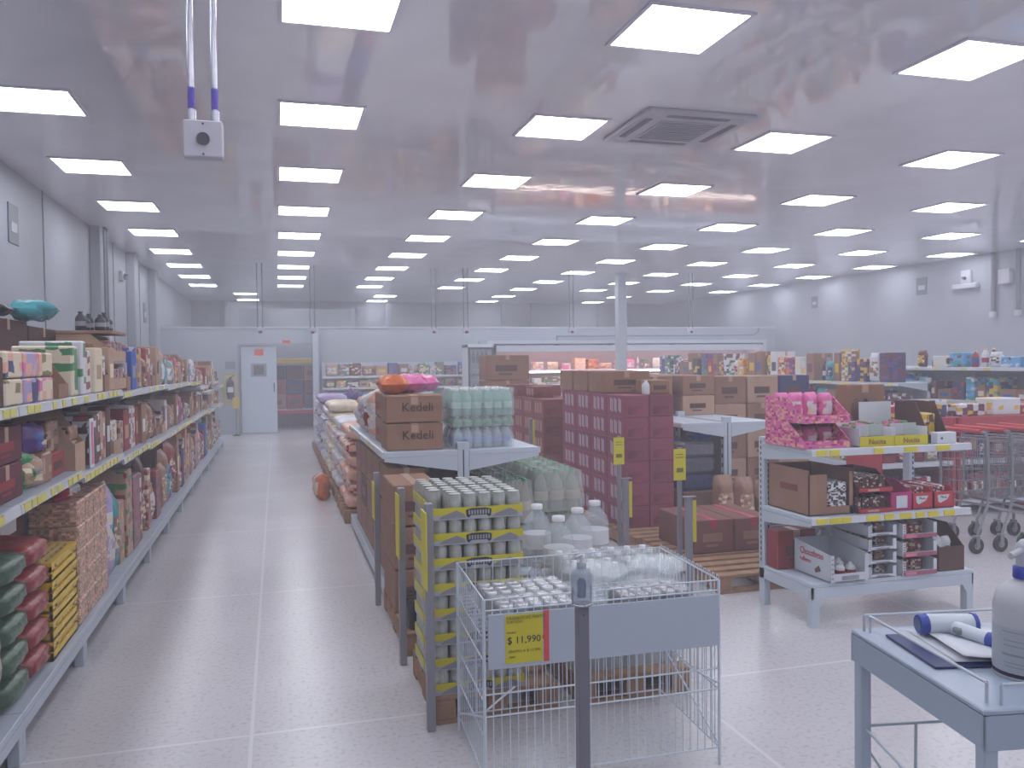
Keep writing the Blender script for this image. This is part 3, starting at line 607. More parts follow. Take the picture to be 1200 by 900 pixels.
# water on the second pallet
def wpack(loc, label, nx, ny, r, h, c, lab, cap, group, name='water_bottle_pack', film=True, rz=0):
    t = thing(name, label, 'bottle pack', loc, rz, group)
    def mk():
        m = MB(); m.lathe([(r*.9, 0), (r, .01), (r, h*.6), (r*.86, h*.72), (r*.4, h*.9), (r*.36, h*.93)], 10, 0); m.lathe([(r*.4, h*.92), (r*.4, h), (0, h)], 8, 1); m.lathe([(r*1.01, h*.28), (r*1.01, h*.5)], 10, 2)
        return m.mesh('bottle', [mat('clear_'+c, PAL.get(c, c), .08, alpha=.5), pmat(cap, .4), pmat(lab, .5)])
    me = cache(('wp', r, h, c, lab, cap), mk)
    for i in range(nx):
        for j in range(ny): obj('bottle', me, t, ((i-(nx-1)/2)*r*2.02, (j-(ny-1)/2)*r*2.02, 0))
    if film:
        W, D = nx*r*1.01+.004, ny*r*1.01+.004
        def fm():
            bm = bmesh.new(); bmesh.ops.create_cube(bm, size=1); bmesh.ops.subdivide_edges(bm, edges=bm.edges[:], cuts=5, use_grid_fill=True); rr = random.Random(3)
            for v in bm.verts:
                x, y, z = v.co*2; top = max(0, z); v.co = Vector((x*W*(1-.06*top), y*D*(1-.06*top), (z*.5+.5)*(h+.006)*(1-.05*max(abs(x), abs(y))*top))) + Vector((rr.uniform(-1, 1), rr.uniform(-1, 1), 0))*.004
            me2 = bpy.data.meshes.new('film'); bm.to_mesh(me2); bm.free(); me2.materials.append(wrap()); return me2
        obj('shrink_film', cache(('wf', nx, ny, r, h), fm), t)
    return t
for k in range(2):
    for q in range(2):
        wpack((1.44+q*.28, 3.72, .127+k*.25), 'pack of water bottles with blue labels, %s layer, %s side, behind the wire bin' % (ORD[k], ('can-stack', 'open')[q]), 3, 2, .043, .245, 'white', 'blue', 'white', 'water packs on the pallet')
        wpack((1.44+q*.28, 3.93, .127+k*.25), 'pack of water bottles with blue labels, %s layer, %s side, second row of the pallet' % (ORD[k], ('can-stack', 'open')[q]), 3, 2, .043, .245, 'white', 'blue', 'white', 'water packs on the pallet')
for k in range(2):
    for j in range(3):
        for i in range(3):
            if k == 1 and (i, j) not in ((0, 0), (1, 1), (2, 2), (0, 2)): continue
            bottle((1.4+i*.175, 4.12+j*.19, .127+k*.325), .08, .32, 'big clear water bottle, %s layer, row %s, place %s on the pallet' % (ORD[k], ORD[j], ORD[i]), 'white', 'white', 'big clear water bottles', 'water_bottle', 'bottle', True, 'white', 14)

# ------------------------------------------------------------ double-sided gondola beside the aisle
def dgondola(x, y0, y1, half, z, zb, label, name='gondola', n=2, nm2=None):
    t = thing(name, label, 'shelving', (x, y0, 0)); L = y1-y0
    for k in range(n+1):
        yy = k*(L-.06)/n
        u = MB().bbox(-.04, .04, yy, yy+.06, 0, z+.05, .003)
        for q in range(int(z/.09)): u.box(-.046, -.04, yy+.02, yy+.035, .1+q*.09, .14+q*.09, 1)
        u.box(-.004, .004, yy-.002, yy, .05, z, 1); u.build('upright', [steel(), blackp()], t)
    MB().box(-.012, .012, .06, L, zb, z-.04).build('back_panel', mat('panel_grey', '#5c5e66', .5), t)
    for s in (-1, 1):
        a, b = (-half, -.04) if s < 0 else (.04, half)
        sh = MB().bbox(a, b, 0, L, z-.035, z, .003).build('shelf', steel(), t)
        MB().prism([(a, z-.035), (b, z-.035), (b, z-.14 if s < 0 else z-.06), (a, z-.06 if s < 0 else z-.14)][:4], -.004, .002, 0).build('bracket', steel(), t)
        m = MB(); rail(m, 0, L, z+.005, 0, 5, .4); m2 = MB(); 
        m2.v = [((s*half) + (-s)*(-1)*0 + s*(-v[1]), v[0], v[2]) for v in m.v]; m2.f = m.f if s > 0 else [f[::-1] for f in m.f]; m2.m = m.m; m2.sm = m.sm
        m2.build('price_rail', [railm(), mat('tag_cream', '#b8ac86', .5)], sh)
        bd = MB().bbox(a, b, 0, L, zb-.035, zb, .003); bd.box(s*half-.01, s*half+.01, 0, L, zb-.09, zb); bd.build('base_deck', steel(), t)
        for k in range(n+1): MB().bbox(s*(half-.05)-.02, s*(half-.05)+.02, k*(L-.05)/n, k*(L-.05)/n+.05, 0, zb-.035, .003).build('foot', steel(), t)
    return t
dgondola(1.2, 5.5, 8.1, .53, .99, .14, 'white double-sided gondola end carrying the lettered cartons and green water packs')
GK = 'lettered cartons on the gondola'
for k in range(2):
    t = carton((.885, 5.72, .992+k*.187), .38, .3, .185, 'brown carton lettered Kedeli, %s of two on the gondola end' % ('lower' if k == 0 else 'upper'), 0, 'brown', GK, txt=1)
    text('lettering', 'Kedeli', .085, t, (0.02, -.1525, .1), (PI/2, 0, 0), mat('ink_black', '#3a2a24', .6))
    MB().box(-.12, .16, -.1515, -.149, .035, .039).box(-.19, .19, -.1512, -.149, .17, .176).box(-.19, .19, -.1512, -.149, .006, .012).build('printed_line', mat('ink_brown', '#5a4034', .6), t)
for k in range(2):
    for z in range(2): carton((.84, 6.02+k*.27, .992+z*.19), .3, .24, .185, 'plain brown carton, %s behind the lettered ones, %s row' % (ORD[k], ('lower', 'upper')[z]), -PI/2, 'brown', 'cartons behind the lettered ones', parts=False, pr='dull red')
for k in range(3): bag((.78+.08*(k % 3), 6.0+k*.13, 1.37), .22, .12, .24, '%s bag, %s of the heap lying on the plain cartons' % (('orange', 'pink', 'pink', 'cream', 'pink', 'peach', 'white')[k], ORD[k]), .4*k, ('orange', 'pink', 'pink', 'cream', 'peach', 'peach', 'white')[k], 'pink', 'bags heaped on the cartons', lie=True)
for k in range(4): bag((.8, 6.56+k*.36, .992), .34, .22, .4-.03*k, 'tall %s bag, %s at the far end of the gondola shelf' % (('pale pink', 'white and red', 'white', 'peach')[k], ORD[k]), -PI/2, ('peach', 'white', 'white', 'peach')[k], ('white', 'dull red', 'lilac', 'white')[k], 'tall bags on the gondola')
GW = 'green water packs on the gondola'
for q in range(2):
    wpack((1.36+q*.0, 5.68+q*.22, .992), 'clear pack of bottles with blue band, %s on the gondola shelf under the green packs' % ORD[q], 6, 3, .0345, .14, '#b8ccd8', '#8090c8', 'white', GW)
    wpack((1.36, 5.68+q*.22, 1.136), 'flat green-tinted pack, %s in the middle layer' % ORD[q], 6, 3, .0345, .07, '#90c0a8', 'green', 'white', GW)
    wpack((1.25+.22*q, 5.68, 1.21), 'green-tinted water pack on top of the %s half of the pile' % ('Kedeli-side' if q == 0 else 'open'), 3, 3, .0345, .19, '#98c8b8', '#b8d8cc', 'white', GW)
    wpack((1.25+.22*q, 5.9, 1.21), 'green-tinted water pack behind the top pack on the %s half' % ('Kedeli-side' if q == 0 else 'open'), 3, 3, .0345, .19, '#98c8b8', '#b8d8cc', 'white', GW)
fill((1.72, 7.9), (1.72, 6.2), .992, .35, PI/2, (.18, .3), ['white', 'cream', 'green', 'grey'], 'open side of the white gondola shelf', 'goods on the gondola', 'bgt', (.1, .2), seed=33)
# under the shelf, aisle side
for k in range(5):
    for z in range(3): carton((.82, 5.74+k*.46, .142+z*.25), .42, .26, .245, 'brown carton under the gondola shelf, place %s from its end, layer %s' % (ORD[k], ORD[z]), -PI/2, ('brown', 'dark brown', 'brown')[z] if k % 2 else 'brown', 'cartons under the gondola shelf', parts=False, pr='mauve')
for k in range(3): 
    for z in range(2): wpack((1.485, 5.72+k*.32, .142+z*.31), 'pack of green bottles under the gondola shelf, place %s, layer %s' % (ORD[k], ORD[z]), 5, 3, .045, .3, ('#6f9078', '#b8ac90')[z], ('#b0a890', '#a89880')[z], 'green', 'green bottle packs under the shelf')
for k in range(3): wpack((1.95, 5.9+k*.4, .127+.0), 'cream-wrapped bottle pack beside the gondola, %s on the small pallet' % ORD[k], 3, 3, .06, .36, '#b8ac90', '#b0a08a', 'green', 'cream packs beside the gondola')
for k in range(3): wpack((1.95, 5.9+k*.4, .492), 'cream-wrapped bottle pack in the upper layer, %s on the small pallet' % ORD[k], 3, 3, .06, .3, '#a8b098', '#b0a08a', 'green', 'cream packs beside the gondola')
pallet(1.76, 2.14, 5.7, 6.95, 'small wooden pallet under the cream-wrapped bottle packs')
# bag pallets along the aisle beyond the gondola
cols6 = [('peach', 'dull red'), ('white', 'pink'), ('cream', 'dull red'), ('white', 'blue'), ('lilac', 'navy'), ('white', 'purple')]
for p_ in range(6):
    y = 8.35+p_*1.35
    pallet(.62, 1.55, y, y+1.1, 'wooden pallet of stacked bags, %s along the aisle past the gondola' % ORD[p_])
    c1, c2 = cols6[p_]; nl = (6, 6, 7, 6, 7, 6)[p_]
    for z in range(nl):
        for q in range(2):
            softpack((.87+.03*(z % 2), y+.28+q*.54, .127+z*.135), .53, .46, .135, '%s sack, layer %s, %s half of the %s aisle bag pallet' % (c1, ORD[z], ('first', 'second')[q], ORD[p_]), -PI/2, c1, c2 if z % 3 == 1 else None, 'sacks on aisle pallets', name='sack')
    bag((1.3, y+.5, .127+.0), .5, .3, 1.0, 'upright %s bundle behind the sacks of the %s aisle pallet' % (c2, ORD[p_]), -PI/2, c2 if c2 != 'dull red' else 'crimson', c1, None)
for k in range(3): bag((.49, 9.95+k*.3, 0), .2, .16, .3-.03*k, 'orange and white net bag standing on the floor, %s beside the sacks' % ORD[k], -PI/2, ('orange', 'white', 'orange')[k], 'cream', 'net bags by the sacks')

# ------------------------------------------------------------ wire bin
t = thing('wire_bin', 'white wire dump bin with yellow price card in the middle of the picture', 'wire basket', (0, 0, 0))
BL, BR_, FL, FR = (.725, 3.48), (1.665, 3.48), (.70, 2.9), (1.635, 2.89)
ZT_, ZB_ = .725, .07
wm = mat('wire_white', '#c0c8d2', .35)
def lerp(a, b, k): return (a[0]+(b[0]-a[0])*k, a[1]+(b[1]-a[1])*k)
def grid(a, b, z0, z1, n, hz, r=.0022, loops=False):
    m = MB()
    for k in range(n+1):
        p_ = lerp(a, b, k/n); m.tube((*p_, z0), (*p_, z1), r, 4)
        if loops and k % 1 == 0 and k < n:
            q = lerp(a, b, (k+.5)/n); m.path([(*p_, z1), (*p_, z1+.016), (*q, z1+.016), (*q, z1)], r*.9, 4)
    for z in hz: m.tube((*a, z), (*b, z), r*1.6, 6)
    m.tube((*a, z0), (*a, z1), r*2, 6); m.tube((*b, z0), (*b, z1), r*2, 6)
    return m
grid(FL, FR, ZB_, ZT_, 30, (ZB_, .3, .38, .685, ZT_)).build('front_grid', wm, t)
grid(BL, BR_, ZB_, ZT_, 24, (ZB_, .3, .38, ZT_)).build('back_grid', wm, t)
grid(FL, BL, ZB_, ZT_, 16, (ZB_, .22, .35, .5, ZT_)).build('side_grid', wm, t)
grid(FR, BR_, ZB_, ZT_, 16, (ZB_, .3, .48, ZT_), loops=True).build('side_grid', wm, t)
m = MB()
for k in range(19):
    a, b = lerp(FL, FR, k/18), lerp(BL, BR_, k/18); m.tube((*a, .58), (*b, .58), .0022, 4)
for k in range(12):
    a, b = lerp(FL, BL, k/11), lerp(FR, BR_, k/11); m.tube((*a, .58), (*b, .58), .003, 4)
m.build('inner_floor_grid', wm, t)
for c in (BL, BR_, FL, FR): MB().tube((*c, 0), (*c, ZT_), .006, 8).build('leg', wm, t)
for p_, q_ in (((*FL, .32), (*lerp(FL, FR, .12), .4)), ((*FR, .32), (*lerp(FL, FR, .86), .4)), ((*lerp(BL, BR_, .55), .4), (*lerp(BL, BR_, .75), .25)), ((*FL, .3), (*BL, .08)), ((*FR, .08), (*BR_, .3))):
    MB().tube(p_, q_, .004, 5).build('brace', wm, t)
ang = math.atan2(FR[1]-FL[1], FR[0]-FL[0]); pn = obj('front_panel', MB().bbox(.012, .928, -.012, -.006, .455, .655, .002).mesh('front_panel', mat('panel_white', '#a6aeba', .45)), t, (FL[0], FL[1], .018), ang)
pc = obj('price_card', MB().box(.075, .215, -.0145, -.012, .472, .648).mesh('price_card', mat('card_yellow2', '#c0b414', .5)), pn)
tx = mat('ink_dark', '#2c2a20', .6)
text('lettering', '$ 11.990'.replace('.', ','), .036, pc, (.145, -.0155, .555), (PI/2, 0, 0), tx)
tt = mat('ink_olive', '#6e6a18', .6)
text('small_lettering', 'PASABOCAS MIXTO', .0165, pc, (.08, -.0152, .636), (PI/2, 0, 0), tt, ax='LEFT'); text('small_lettering', 'SURTIDO', .0145, pc, (.08, -.0152, .622), (PI/2, 0, 0), tt, ax='LEFT')
text('small_lettering', 'Unidad', .012, pc, (.08, -.0152, .585), (PI/2, 0, 0), tt, ax='LEFT'); text('small_lettering', 'GRAMO A $ 11,990', .0145, pc, (.145, -.0152, .515), (PI/2, 0, 0), tt); text('small_lettering', '0000', .011, pc, (.1, -.0152, .495), (PI/2, 0, 0), tt)
MB().box(.22, .24, -.0145, -.012, .468, .655).prism([(.212, .558), (.222, .545), (.222, .571)], -.0145, -.012).build('red_strip', mat('strip_red', '#c84a44', .5), pn)
# goods in the bin
def jarpack(loc, nx, ny, label, rz=0, capc='#c8c8cc', bodyc='#8a8a86'):
    t = thing('jar_pack', label, 'pack of jars', loc, rz, 'packs lying in the wire bin')
    me = cache(('jar', capc, bodyc), lambda: MB().lathe([(.026, 0), (.028, .01), (.028, .07), (.022, .08)], 10, 0).lathe([(.026, .075), (.026, .09), (.02, .093), (0, .09)], 10, 1).mesh('jar', [mat('jar_'+bodyc, bodyc, .15, .3), mat('jarcap_'+capc, capc, .15, .7)]))
    for i in range(nx):
        for j in range(ny): obj('jar', me, t, ((i-(nx-1)/2)*.058, (j-(ny-1)/2)*.058, 0))
    W, D = nx*.029+.003, ny*.029+.003
    MB().bbox(-W, W, -D, D, -.002, .096, .01).build('film', mat('film_thin', '#e8eef0', .08, alpha=.16, bump=.8, bscale=30), t)
jarpack((.92, 3.03, .588), 5, 3, 'shiny pack of silver-lidded jars at the price-card end of the bin')
jarpack((.94, 3.23, .588), 6, 3, 'second shiny pack of silver-lidded jars behind the first in the bin')
jarpack((1.4, 3.03, .588), 5, 3, 'pack of clear jars with silver lids at the open end of the bin', .08, '#b0b0b4', '#6c6a68')
for k in range(4):
    me = cache(('clr', k % 2), lambda: bagmesh(.22, .06, .24, wrap(), wrap(), k))
    tag(obj('packet', me, None, (1.2+.27*(k % 2), 3.33+.02*(k//2), .628+.075*(k//2)), (PI/2, 0, .3*k+.1)), 'flat clear film packet, %s of those lying in the bin' % ORD[k], 'packet', 'clear packets in the bin')
# sanitizer post
t = thing('dispenser_post', 'dark grey square post carrying a clear gel bottle in front of the bin', 'post', (.722, 1.95, 0))
MB().bbox(-.0145, .0145, -.0145, .0145, 0.004, .97, .002).build('post_tube', mat('post_dark', '#72707a', .5, .15), t)
MB().bbox(-.12, .12, -.12, .12, 0, .01, .004).build('base_plate', mat('post_dark', '#72707a', .5, .15), t)
MB().lathe([(.016, .97), (.026, .972), (.026, .976), (.016, .978)], 14).tube((-.024, 0, .976), (-.024, 0, 1.02), .002, 5).tube((.024, 0, .976), (.024, 0, 1.02), .002, 5).build('bottle_holder', chrome(), t)
MB().tube((0, -.0146, .95), (0, -.016, .95), .0025, 8).build('screw', acd, t)
t = thing('gel_bottle', 'small clear gel bottle with pump standing on the dark grey post', 'bottle', (.722, 1.95, .979))
MB().lathe([(.024, 0), (.027, .004), (.027, .066), (.022, .08), (.01, .088)], 16).build('bottle_body', mat('gel_clear', '#98a4b4', .06, alpha=.45), t)
MB().lathe([(.011, .012), (.012, .05), (.006, .06)], 10).build('blue_label', mat('gel_blue', '#3c4a7c', .4, alpha=.8), t)
MB().lathe([(.012, .084), (.012, .098), (.004, .1), (.004, .118), (0, .119)], 10).tube((0, 0, .116), (-.02, -.008, .113), .0035, 6).build('pump_head', mat('pump_grey', '#9a9ca6', .3), t)

# ------------------------------------------------------------ centre: striped cartons on pallets
def striped(loc, w, d, h, label, body, stripe, group, name='carton'):
    k = ('st', w, d, h, body, stripe)
    def mk():
        m = MB().bbox(-w/2, w/2, -d/2, d/2, 0, h, .005)
        for q in (-.25, .0, .22): m.box(-w/2-.0015, -w/2+.002, q*d-.03, q*d-.008, h*.2, h*.8, 1).box(-w/2-.0015, -w/2+.002, q*d+.004, q*d+.024, h*.25, h*.85, 1)
        m.box(-w*.36, w*.3, -d/2-.001, -d/2+.002, h*.12, h*.5, 2)
        return m.mesh('carton', [mat('cb_'+body, body, .6, mottle=.12, mscale=5), mat('cs_'+stripe, stripe, .5), mat('ci_'+body, body, .9, mottle=.4, mscale=9)])
    return tag(obj(name, cache(k, mk), None, loc), label, 'carton', group)
GP = 'purple-red cartons on the centre pallet'
for z in range(6):
    for q in range(4):
        for x in range(2):
            striped((2.985+x*.235, 6.86+q*.405, .127+z*.192), .23, .4, .19, 'purple-red carton, layer %s, row %s, %s column of the centre pallet' % (ORD[z], ORD[q], ('aisle', 'inner')[x]), '#8a4052' if (x+z) % 3 else '#7e3a4c', '#b8aab8', GP)
pallet(2.8, 3.6, 6.3, 8.5, 'wooden pallet under the purple-red striped cartons')
carton((3.25, 6.9, 1.281), .2, .3, .12, 'small brown carton on top of the purple-red stack beside a white roll', 0, 'brown', None, parts=False)
bottle((3.1, 6.72, 1.281), .035, .12, 'small white tub standing on top of the purple-red cartons', 'white', 'white', None)
for k in range(3): carton((3.1+k*.0, 7.32+k*.42, 1.281), .46, .38, .2, 'wide brown carton on the purple-red cartons, %s toward the partition' % ORD[k], 0, 'brown', 'brown cartons on the purple-red stack')
for k in range(5): carton((3.62+.0*k, 7.1+k*.36, .127+.0), .3, .34, 1.27, 'tall dull red carton block beside the purple-red stack, %s' % ORD[k], 0, 'dull red' if k % 2 else 'maroon', 'tall red cartons', parts=False) if False else None
GR = 'brick-red cartons on the rear pallet'
for z in range(5):
    for q in range(4):
        for x in range(2):
            striped((2.98+x*.235, 9.12+q*.405, .127+z*.205), .23, .4, .203, 'brick-red carton, layer %s, row %s, %s column of the rear pallet' % (ORD[z], ORD[q], ('aisle', 'inner')[x]), '#86403c' if (x+z+q) % 3 else '#78352f', '#b09088', GR)
pallet(2.72, 3.5, 8.85, 10.8, 'wooden pallet under the brick-red striped cartons')
for q in range(3): striped((3.0+.24*(q % 2), 9.5+.41*q, 1.154), .23, .4, .13, 'half-height brick-red carton, %s on top of the rear pallet stack' % ORD[q], '#7a3a38', '#b09088', GR)
for k in range(2):
    for z in range(5): striped((2.62+0*k, 11.4+k*.45, .127+z*.2), .26, .42, .195, 'mauve carton, layer %s of the %s stack behind the brick-red pallet' % (ORD[z], ORD[k]), '#6c4050', '#a898a8', 'mauve cartons behind')
pallet(2.45, 3.5, 11.1, 12.2, 'wooden pallet behind the brick-red cartons')
for z in range(2): carton((3.07, 11.35, .127+z*.6), .62, .42, .59, 'large brown carton, %s one behind the brick-red stack' % ('lower' if z == 0 else 'middle'), 0, 'brown', None)
carton((3.07, 11.35, 1.327), .62, .42, .34, 'large brown carton with dark emblem topping the pile behind the brick-red stack', 0, 'brown', None, pr='dark brown')
for (x, y, w_) in ((2.6, 6.15, 'purple-red pallet'), (2.645, 5.2, 'low red cartons')):
    t = thing('price_post', 'tall thin grey post with yellow card facing the camera by the %s' % w_, 'price post', (x, y, 0), 0)
    MB().bbox(-.016, .016, -.01, .01, 0, .98, .003).build('tube', greym(), t)
    MB().bbox(-.05, .04, -.018, -.012, .755, .97, .001).box(-.035, .02, -.0195, -.018, .93, .935, 1).box(-.035, .025, -.0195, -.018, .91, .915, 1).box(-.03, .02, -.0195, -.018, .81, .84, 1).build('yellow_card', [yel(), mat('ink_olive', '#6e6a18', .6)], t)
    t = thing('price_post', 'short grey post with sloping top and yellow side card by the %s' % w_, 'price post', (x-.01, y-.16, 0), 0)
    MB().bbox(-.03, .02, -.012, .012, 0, .66, .003).box(-.045, .045, -.02, .02, .66, .668).build('tube', greym(), t)
    MB().bbox(.024, .05, -.006, .0, .36, .64, .001).build('yellow_card', yel(), t)
post(2.68, 8.8, .95, 'grey price post at the corner of the brick-red pallet', ((.0, .3),), 1)
# low red cartons
pallet(2.84, 3.66, 5.0, 6.25, 'wooden pallet with boards showing under the low red cartons')
for k in range(2): carton((3.13+.34*k, 5.9, .127), .33, .6, .25, 'low rust-brown carton with red tape, %s of two on the board pallet' % ORD[k], 0, 'rust brown', 'low red cartons', tp='crimson', pr='brown')
# inner gondola with empty shelf
dgondola(4.12, 7.1, 10.0, .47, .98, .12, 'white double-sided gondola with empty end shelf among the pallets', n=3)
for k in range(3):
    for z in range(2):
        carton((3.865, 8.35+k*.45, .982+z*.215), .4, .42, .21, 'brown carton on the inner gondola shelf, pile %s, %s' % (ORD[k], ('below', 'on top')[z]), 0, 'brown', 'cartons on the inner gondola')
        carton((4.375, 8.35+k*.45, .982+z*.215), .38, .42, .21, 'tan carton on the open side of the inner gondola, pile %s, %s' % (ORD[k], ('below', 'on top')[z]), 0, ('tan', 'brown')[z], 'cartons on the inner gondola')
for k in range(3):
    for z in range(4):
        c_ = 'navy' if (k == 2 and z == 3) else ('tan', 'brown')[(k+z) % 2]
        carton((5.0+k*.42, 8.75, .127+z*.315), .4, .4, .31, '%s carton, layer %s, pile %s of the pallet behind the pink sweets' % (c_ if c_ != 'navy' else 'dark blue', ORD[z], ORD[k]), 0, c_, 'cartons on the pallet behind the sweets')
pallet(4.78, 6.1, 8.5, 9.3, 'wooden pallet carrying the piled cartons behind the pink sweets')
t = thing('wrapped_bundle', 'grey film-wrapped block of goods with glints beside the purple-red cartons', 'bundle', (3.88, 7.42, .122))
MB().bbox(-.2, .17, -.25, .25, 0, .2, .01).build('carton_base', card2(), t)
for k in range(3): MB().bbox(-.2, .16, -.24, .24, .202+k*.16, .202+k*.16+.155, .03).build('wrapped_layer', mat('wrap_%d' % k, ('#3c4468', '#5a5a68', '#6c6a74')[k], .18, bump=.7, bscale=14), t)
bag((3.86, 7.35, .806), .2, .1, .2, 'crumpled blue bag lying on the film-wrapped block', .5, 'blue', 'navy', None, lie=True)
for k in range(3): bag((3.92+.21*k, 6.85, .0), .2, .2, .52-.03*k, 'tall brown paper sack, %s at the foot of the inner gondola' % ORD[k], .1*k, 'brown', 'tan', 'brown paper sacks', name='sack', cat='sack')
carton((4.66, 6.8, 0), .34, .3, .42, 'bright red-brown carton standing between sacks and shelf upright', 0, 'dull red', None)
# chest freezer
t = thing('chest_freezer', 'white chest freezer with two dark lines behind the inner gondola', 'freezer', (5.55, 10.4, 0))
MB().bbox(-.8, .8, -.35, .35, .04, .8, .02).build('cabinet_body', white(), t); MB().bbox(-.82, .82, -.37, .37, .8, .87, .015).build('lid', mat('lid_white', '#c2c6cc', .3), t)
for z in (.56, .66): MB().box(-.8, .8, -.355, -.348, z, z+.03).build('dark_line', blackp(), t)
for x in (-.7, .7): MB().box(x-.04, x+.04, -.3, .3, 0, .04).build('foot', blackp(), t)
# middle gondola rows farther back
def sgondola(x0, x1, y0, y1, side, levels, label, name='gondola', top=0):
    """single-faced gondola along y, front on the side given (-1 faces the aisle, +1 the other way)"""
    rz = -PI/2 if side < 0 else PI/2
    t = thing(name, label, 'shelving', (x0 if side < 0 else x1, y1 if side < 0 else y0, 0), rz); L = y1-y0; D = x1-x0
    MB().box(0, L, D-.02, D, 0, levels[-1]+.02).build('back_panel', steel(), t)
    n = max(1, round(L/1.2))
    for k in range(n+1): MB().bbox(k*(L-.04)/n, k*(L-.04)/n+.04, D-.06, D+.0, 0, levels[-1]+.06, .003).build('upright', steel(), t)
    MB().bbox(0, L, 0, D-.02, .1, .14, .003).box(0, L, .01, .03, 0, .1).build('base_deck', steel(), t)
    for k, z in enumerate(levels):
        sh = MB().bbox(0, L, 0, D-.02, z-.03, z, .003).build('shelf', steel(), t); m = MB(); rail(m, 0, L, z+.003, 0, k+int(x0*9), .15); m.build('price_rail', [railm(), mat('tag_yellow', '#cfc66a', .5)], sh)
        for x in (0, L-.006): MB().prism([(0, z-.03), (D, z-.03), (D, z-.12)], x, x+.006, 0, 'x').build('bracket', steel(), t)
    return t
palM = ['crimson', 'navy', 'yellow', 'white', 'blue', 'brown', 'maroon', 'orange', 'green', 'grey', 'black', 'purple', 'cream', 'teal']
def faces(x, y0, y1, side, levels, hr, where, group, seed, kinds='bbtgbc', depth=.36, wr=(.1, .24), pal=palM, base=True):
    rz = -PI/2 if side < 0 else PI/2
    lv = ([.142] if base else []) + [l+.002 for l in levels]
    for k, z in enumerate(lv):
        nxt = lv[k+1] if k+1 < len(lv) else None
        h1 = min(hr[1], nxt-z-.07) if nxt else hr[1]
        nm = '%s shelf of %s' % (('base', 'low', 'middle', 'upper', 'top')[k] if len(lv) > 3 or nxt else 'top', where) if nxt else 'top shelf of %s' % where
        if side < 0: fill((x+.01, y1-.02), (x+.01, y0+.02), z, depth, rz, (min(hr[0], h1*.7), h1), pal, nm, group, kinds, wr, seed=seed+k)
        else: fill((x-.01, y0+.02), (x-.01, y1-.02), z, depth, rz, (min(hr[0], h1*.7), h1), pal, nm, group, kinds, wr, seed=seed+k)
sgondola(7.6, 8.1, 8.9, 16.0, -1, (.5, .87, 1.25), 'long white gondola with bright bottles behind the brown carton piles')
faces(7.6, 9.0, 15.9, -1, (.5, .87, 1.25), (.26, .46), 'the long gondola behind the cartons', 'goods on the long gondola', 40, 'bbttgc', .34, (.12, .24))
sgondola(8.45, 8.95, 6.4, 10.4, -1, (.4, .7, 1.02, 1.44), 'white gondola with blue packs above the shopping carts')
faces(8.45, 6.5, 9.65, -1, (.4, .7, 1.02, 1.44), (.12, .3), 'the gondola above the carts', 'goods on the cart-side gondola', 60, 'bbcgbt', .34, (.14, .3), ['navy', 'crimson', 'blue', 'maroon', 'white', 'yellow', 'teal', 'dull red', 'sky blue', 'black'])
packet((8.66, 10.0, 1.024), .5, .3, .34, 'big sky blue printed pack at the end of the cart-side gondola', -PI/2, 'sky blue', 'blue', 'white', None, sc=8)
sgondola(5.0, 5.5, 12.0, 17.2, -1, (.35, .65, .95), 'white gondola in the middle of the hall before the chilled display')
faces(5.0, 12.1, 17.1, -1, (.35, .65, .95), (.12, .22), 'the middle-hall gondola', 'goods on the middle-hall gondola', 80, 'bcgdb', .34, (.2, .4), ['brown', 'tan', 'white', 'cream', 'green', 'dull red'])
# shelf against the partition
t = thing('shelf_unit', 'low white shelving standing against the partition beside the doorway', 'shelving', (1.0, 19.3, 0))
MB().box(0, 3.6, .48, .5, 0, 1.6).build('back_panel', steel(), t)
for k in range(4): MB().bbox(k*1.185, k*1.185+.04, .42, .48, 0, 1.62, .003).build('upright', steel(), t)
for k, z in enumerate((.14, .6, 1.03, 1.29)):
    sh = MB().bbox(0, 3.6, 0, .46, z-.03, z, .003).build('shelf', steel(), t); m = MB(); rail(m, 0, 3.6, z, 0, k, .3); m.build('price_rail', [railm(), mat('tag_yellow', '#cfc66a', .5)], sh)
for k, (z, h) in enumerate(((.142, .38), (.602, .34), (1.032, .18), (1.292, .3))):
    fill((1.04, 19.31), (4.56, 19.31), z, .34, 0, (h*.7, h), ['lilac', 'brown', 'tan', 'white', 'dark brown', 'green', 'yellow', 'pink', 'blue'], '%s shelf against the partition' % ('base', 'low', 'middle', 'top')[k], 'goods on the partition shelving', 'bbcgt', (.14, .3), seed=90+k)
# stock room beyond the doorway
t = thing('stock_rack', 'storage rack with yellow beam seen through the open doorway', 'rack', (.1, 21.2, 0))
MB().box(-.4, 1.6, 0, .05, 1.6, 1.7).build('yellow_beam', pmat('yellow'), t)
MB().box(-.4, 1.6, 0, .05, .35, .45).build('red_beam', mat('beam_red', '#b83440', .5), t)
for x in (-.4, 1.5): MB().box(x, x+.08, 0, .06, 0, 2.3).box(x, x+.08, .8, .86, 0, 2.3).build('upright', mat('rack_grey', '#6c7078', .5), t)
MB().box(-.4, 1.6, .0, .86, .45, .47).box(-.4, 1.6, 0, .86, 1.7, 1.72).build('deck', steel(), t)
for k in range(4):
    for z in range(3): carton((-.0+k*.42, 21.6, .472+z*.36), .4, .4, .35, '%s carton in the stock room, layer %s, pile %s' % (('brown', 'dull red', 'navy', 'maroon')[(k+z) % 4], ORD[z], ORD[k]), 0, ('brown', 'dull red', 'navy', 'maroon')[(k+z) % 4], 'stock room cartons', parts=False)
struct(MB().box(-.9, 2.0, 22.3, 22.4, 0, 3.0).build('wall_stockroom', wallb))
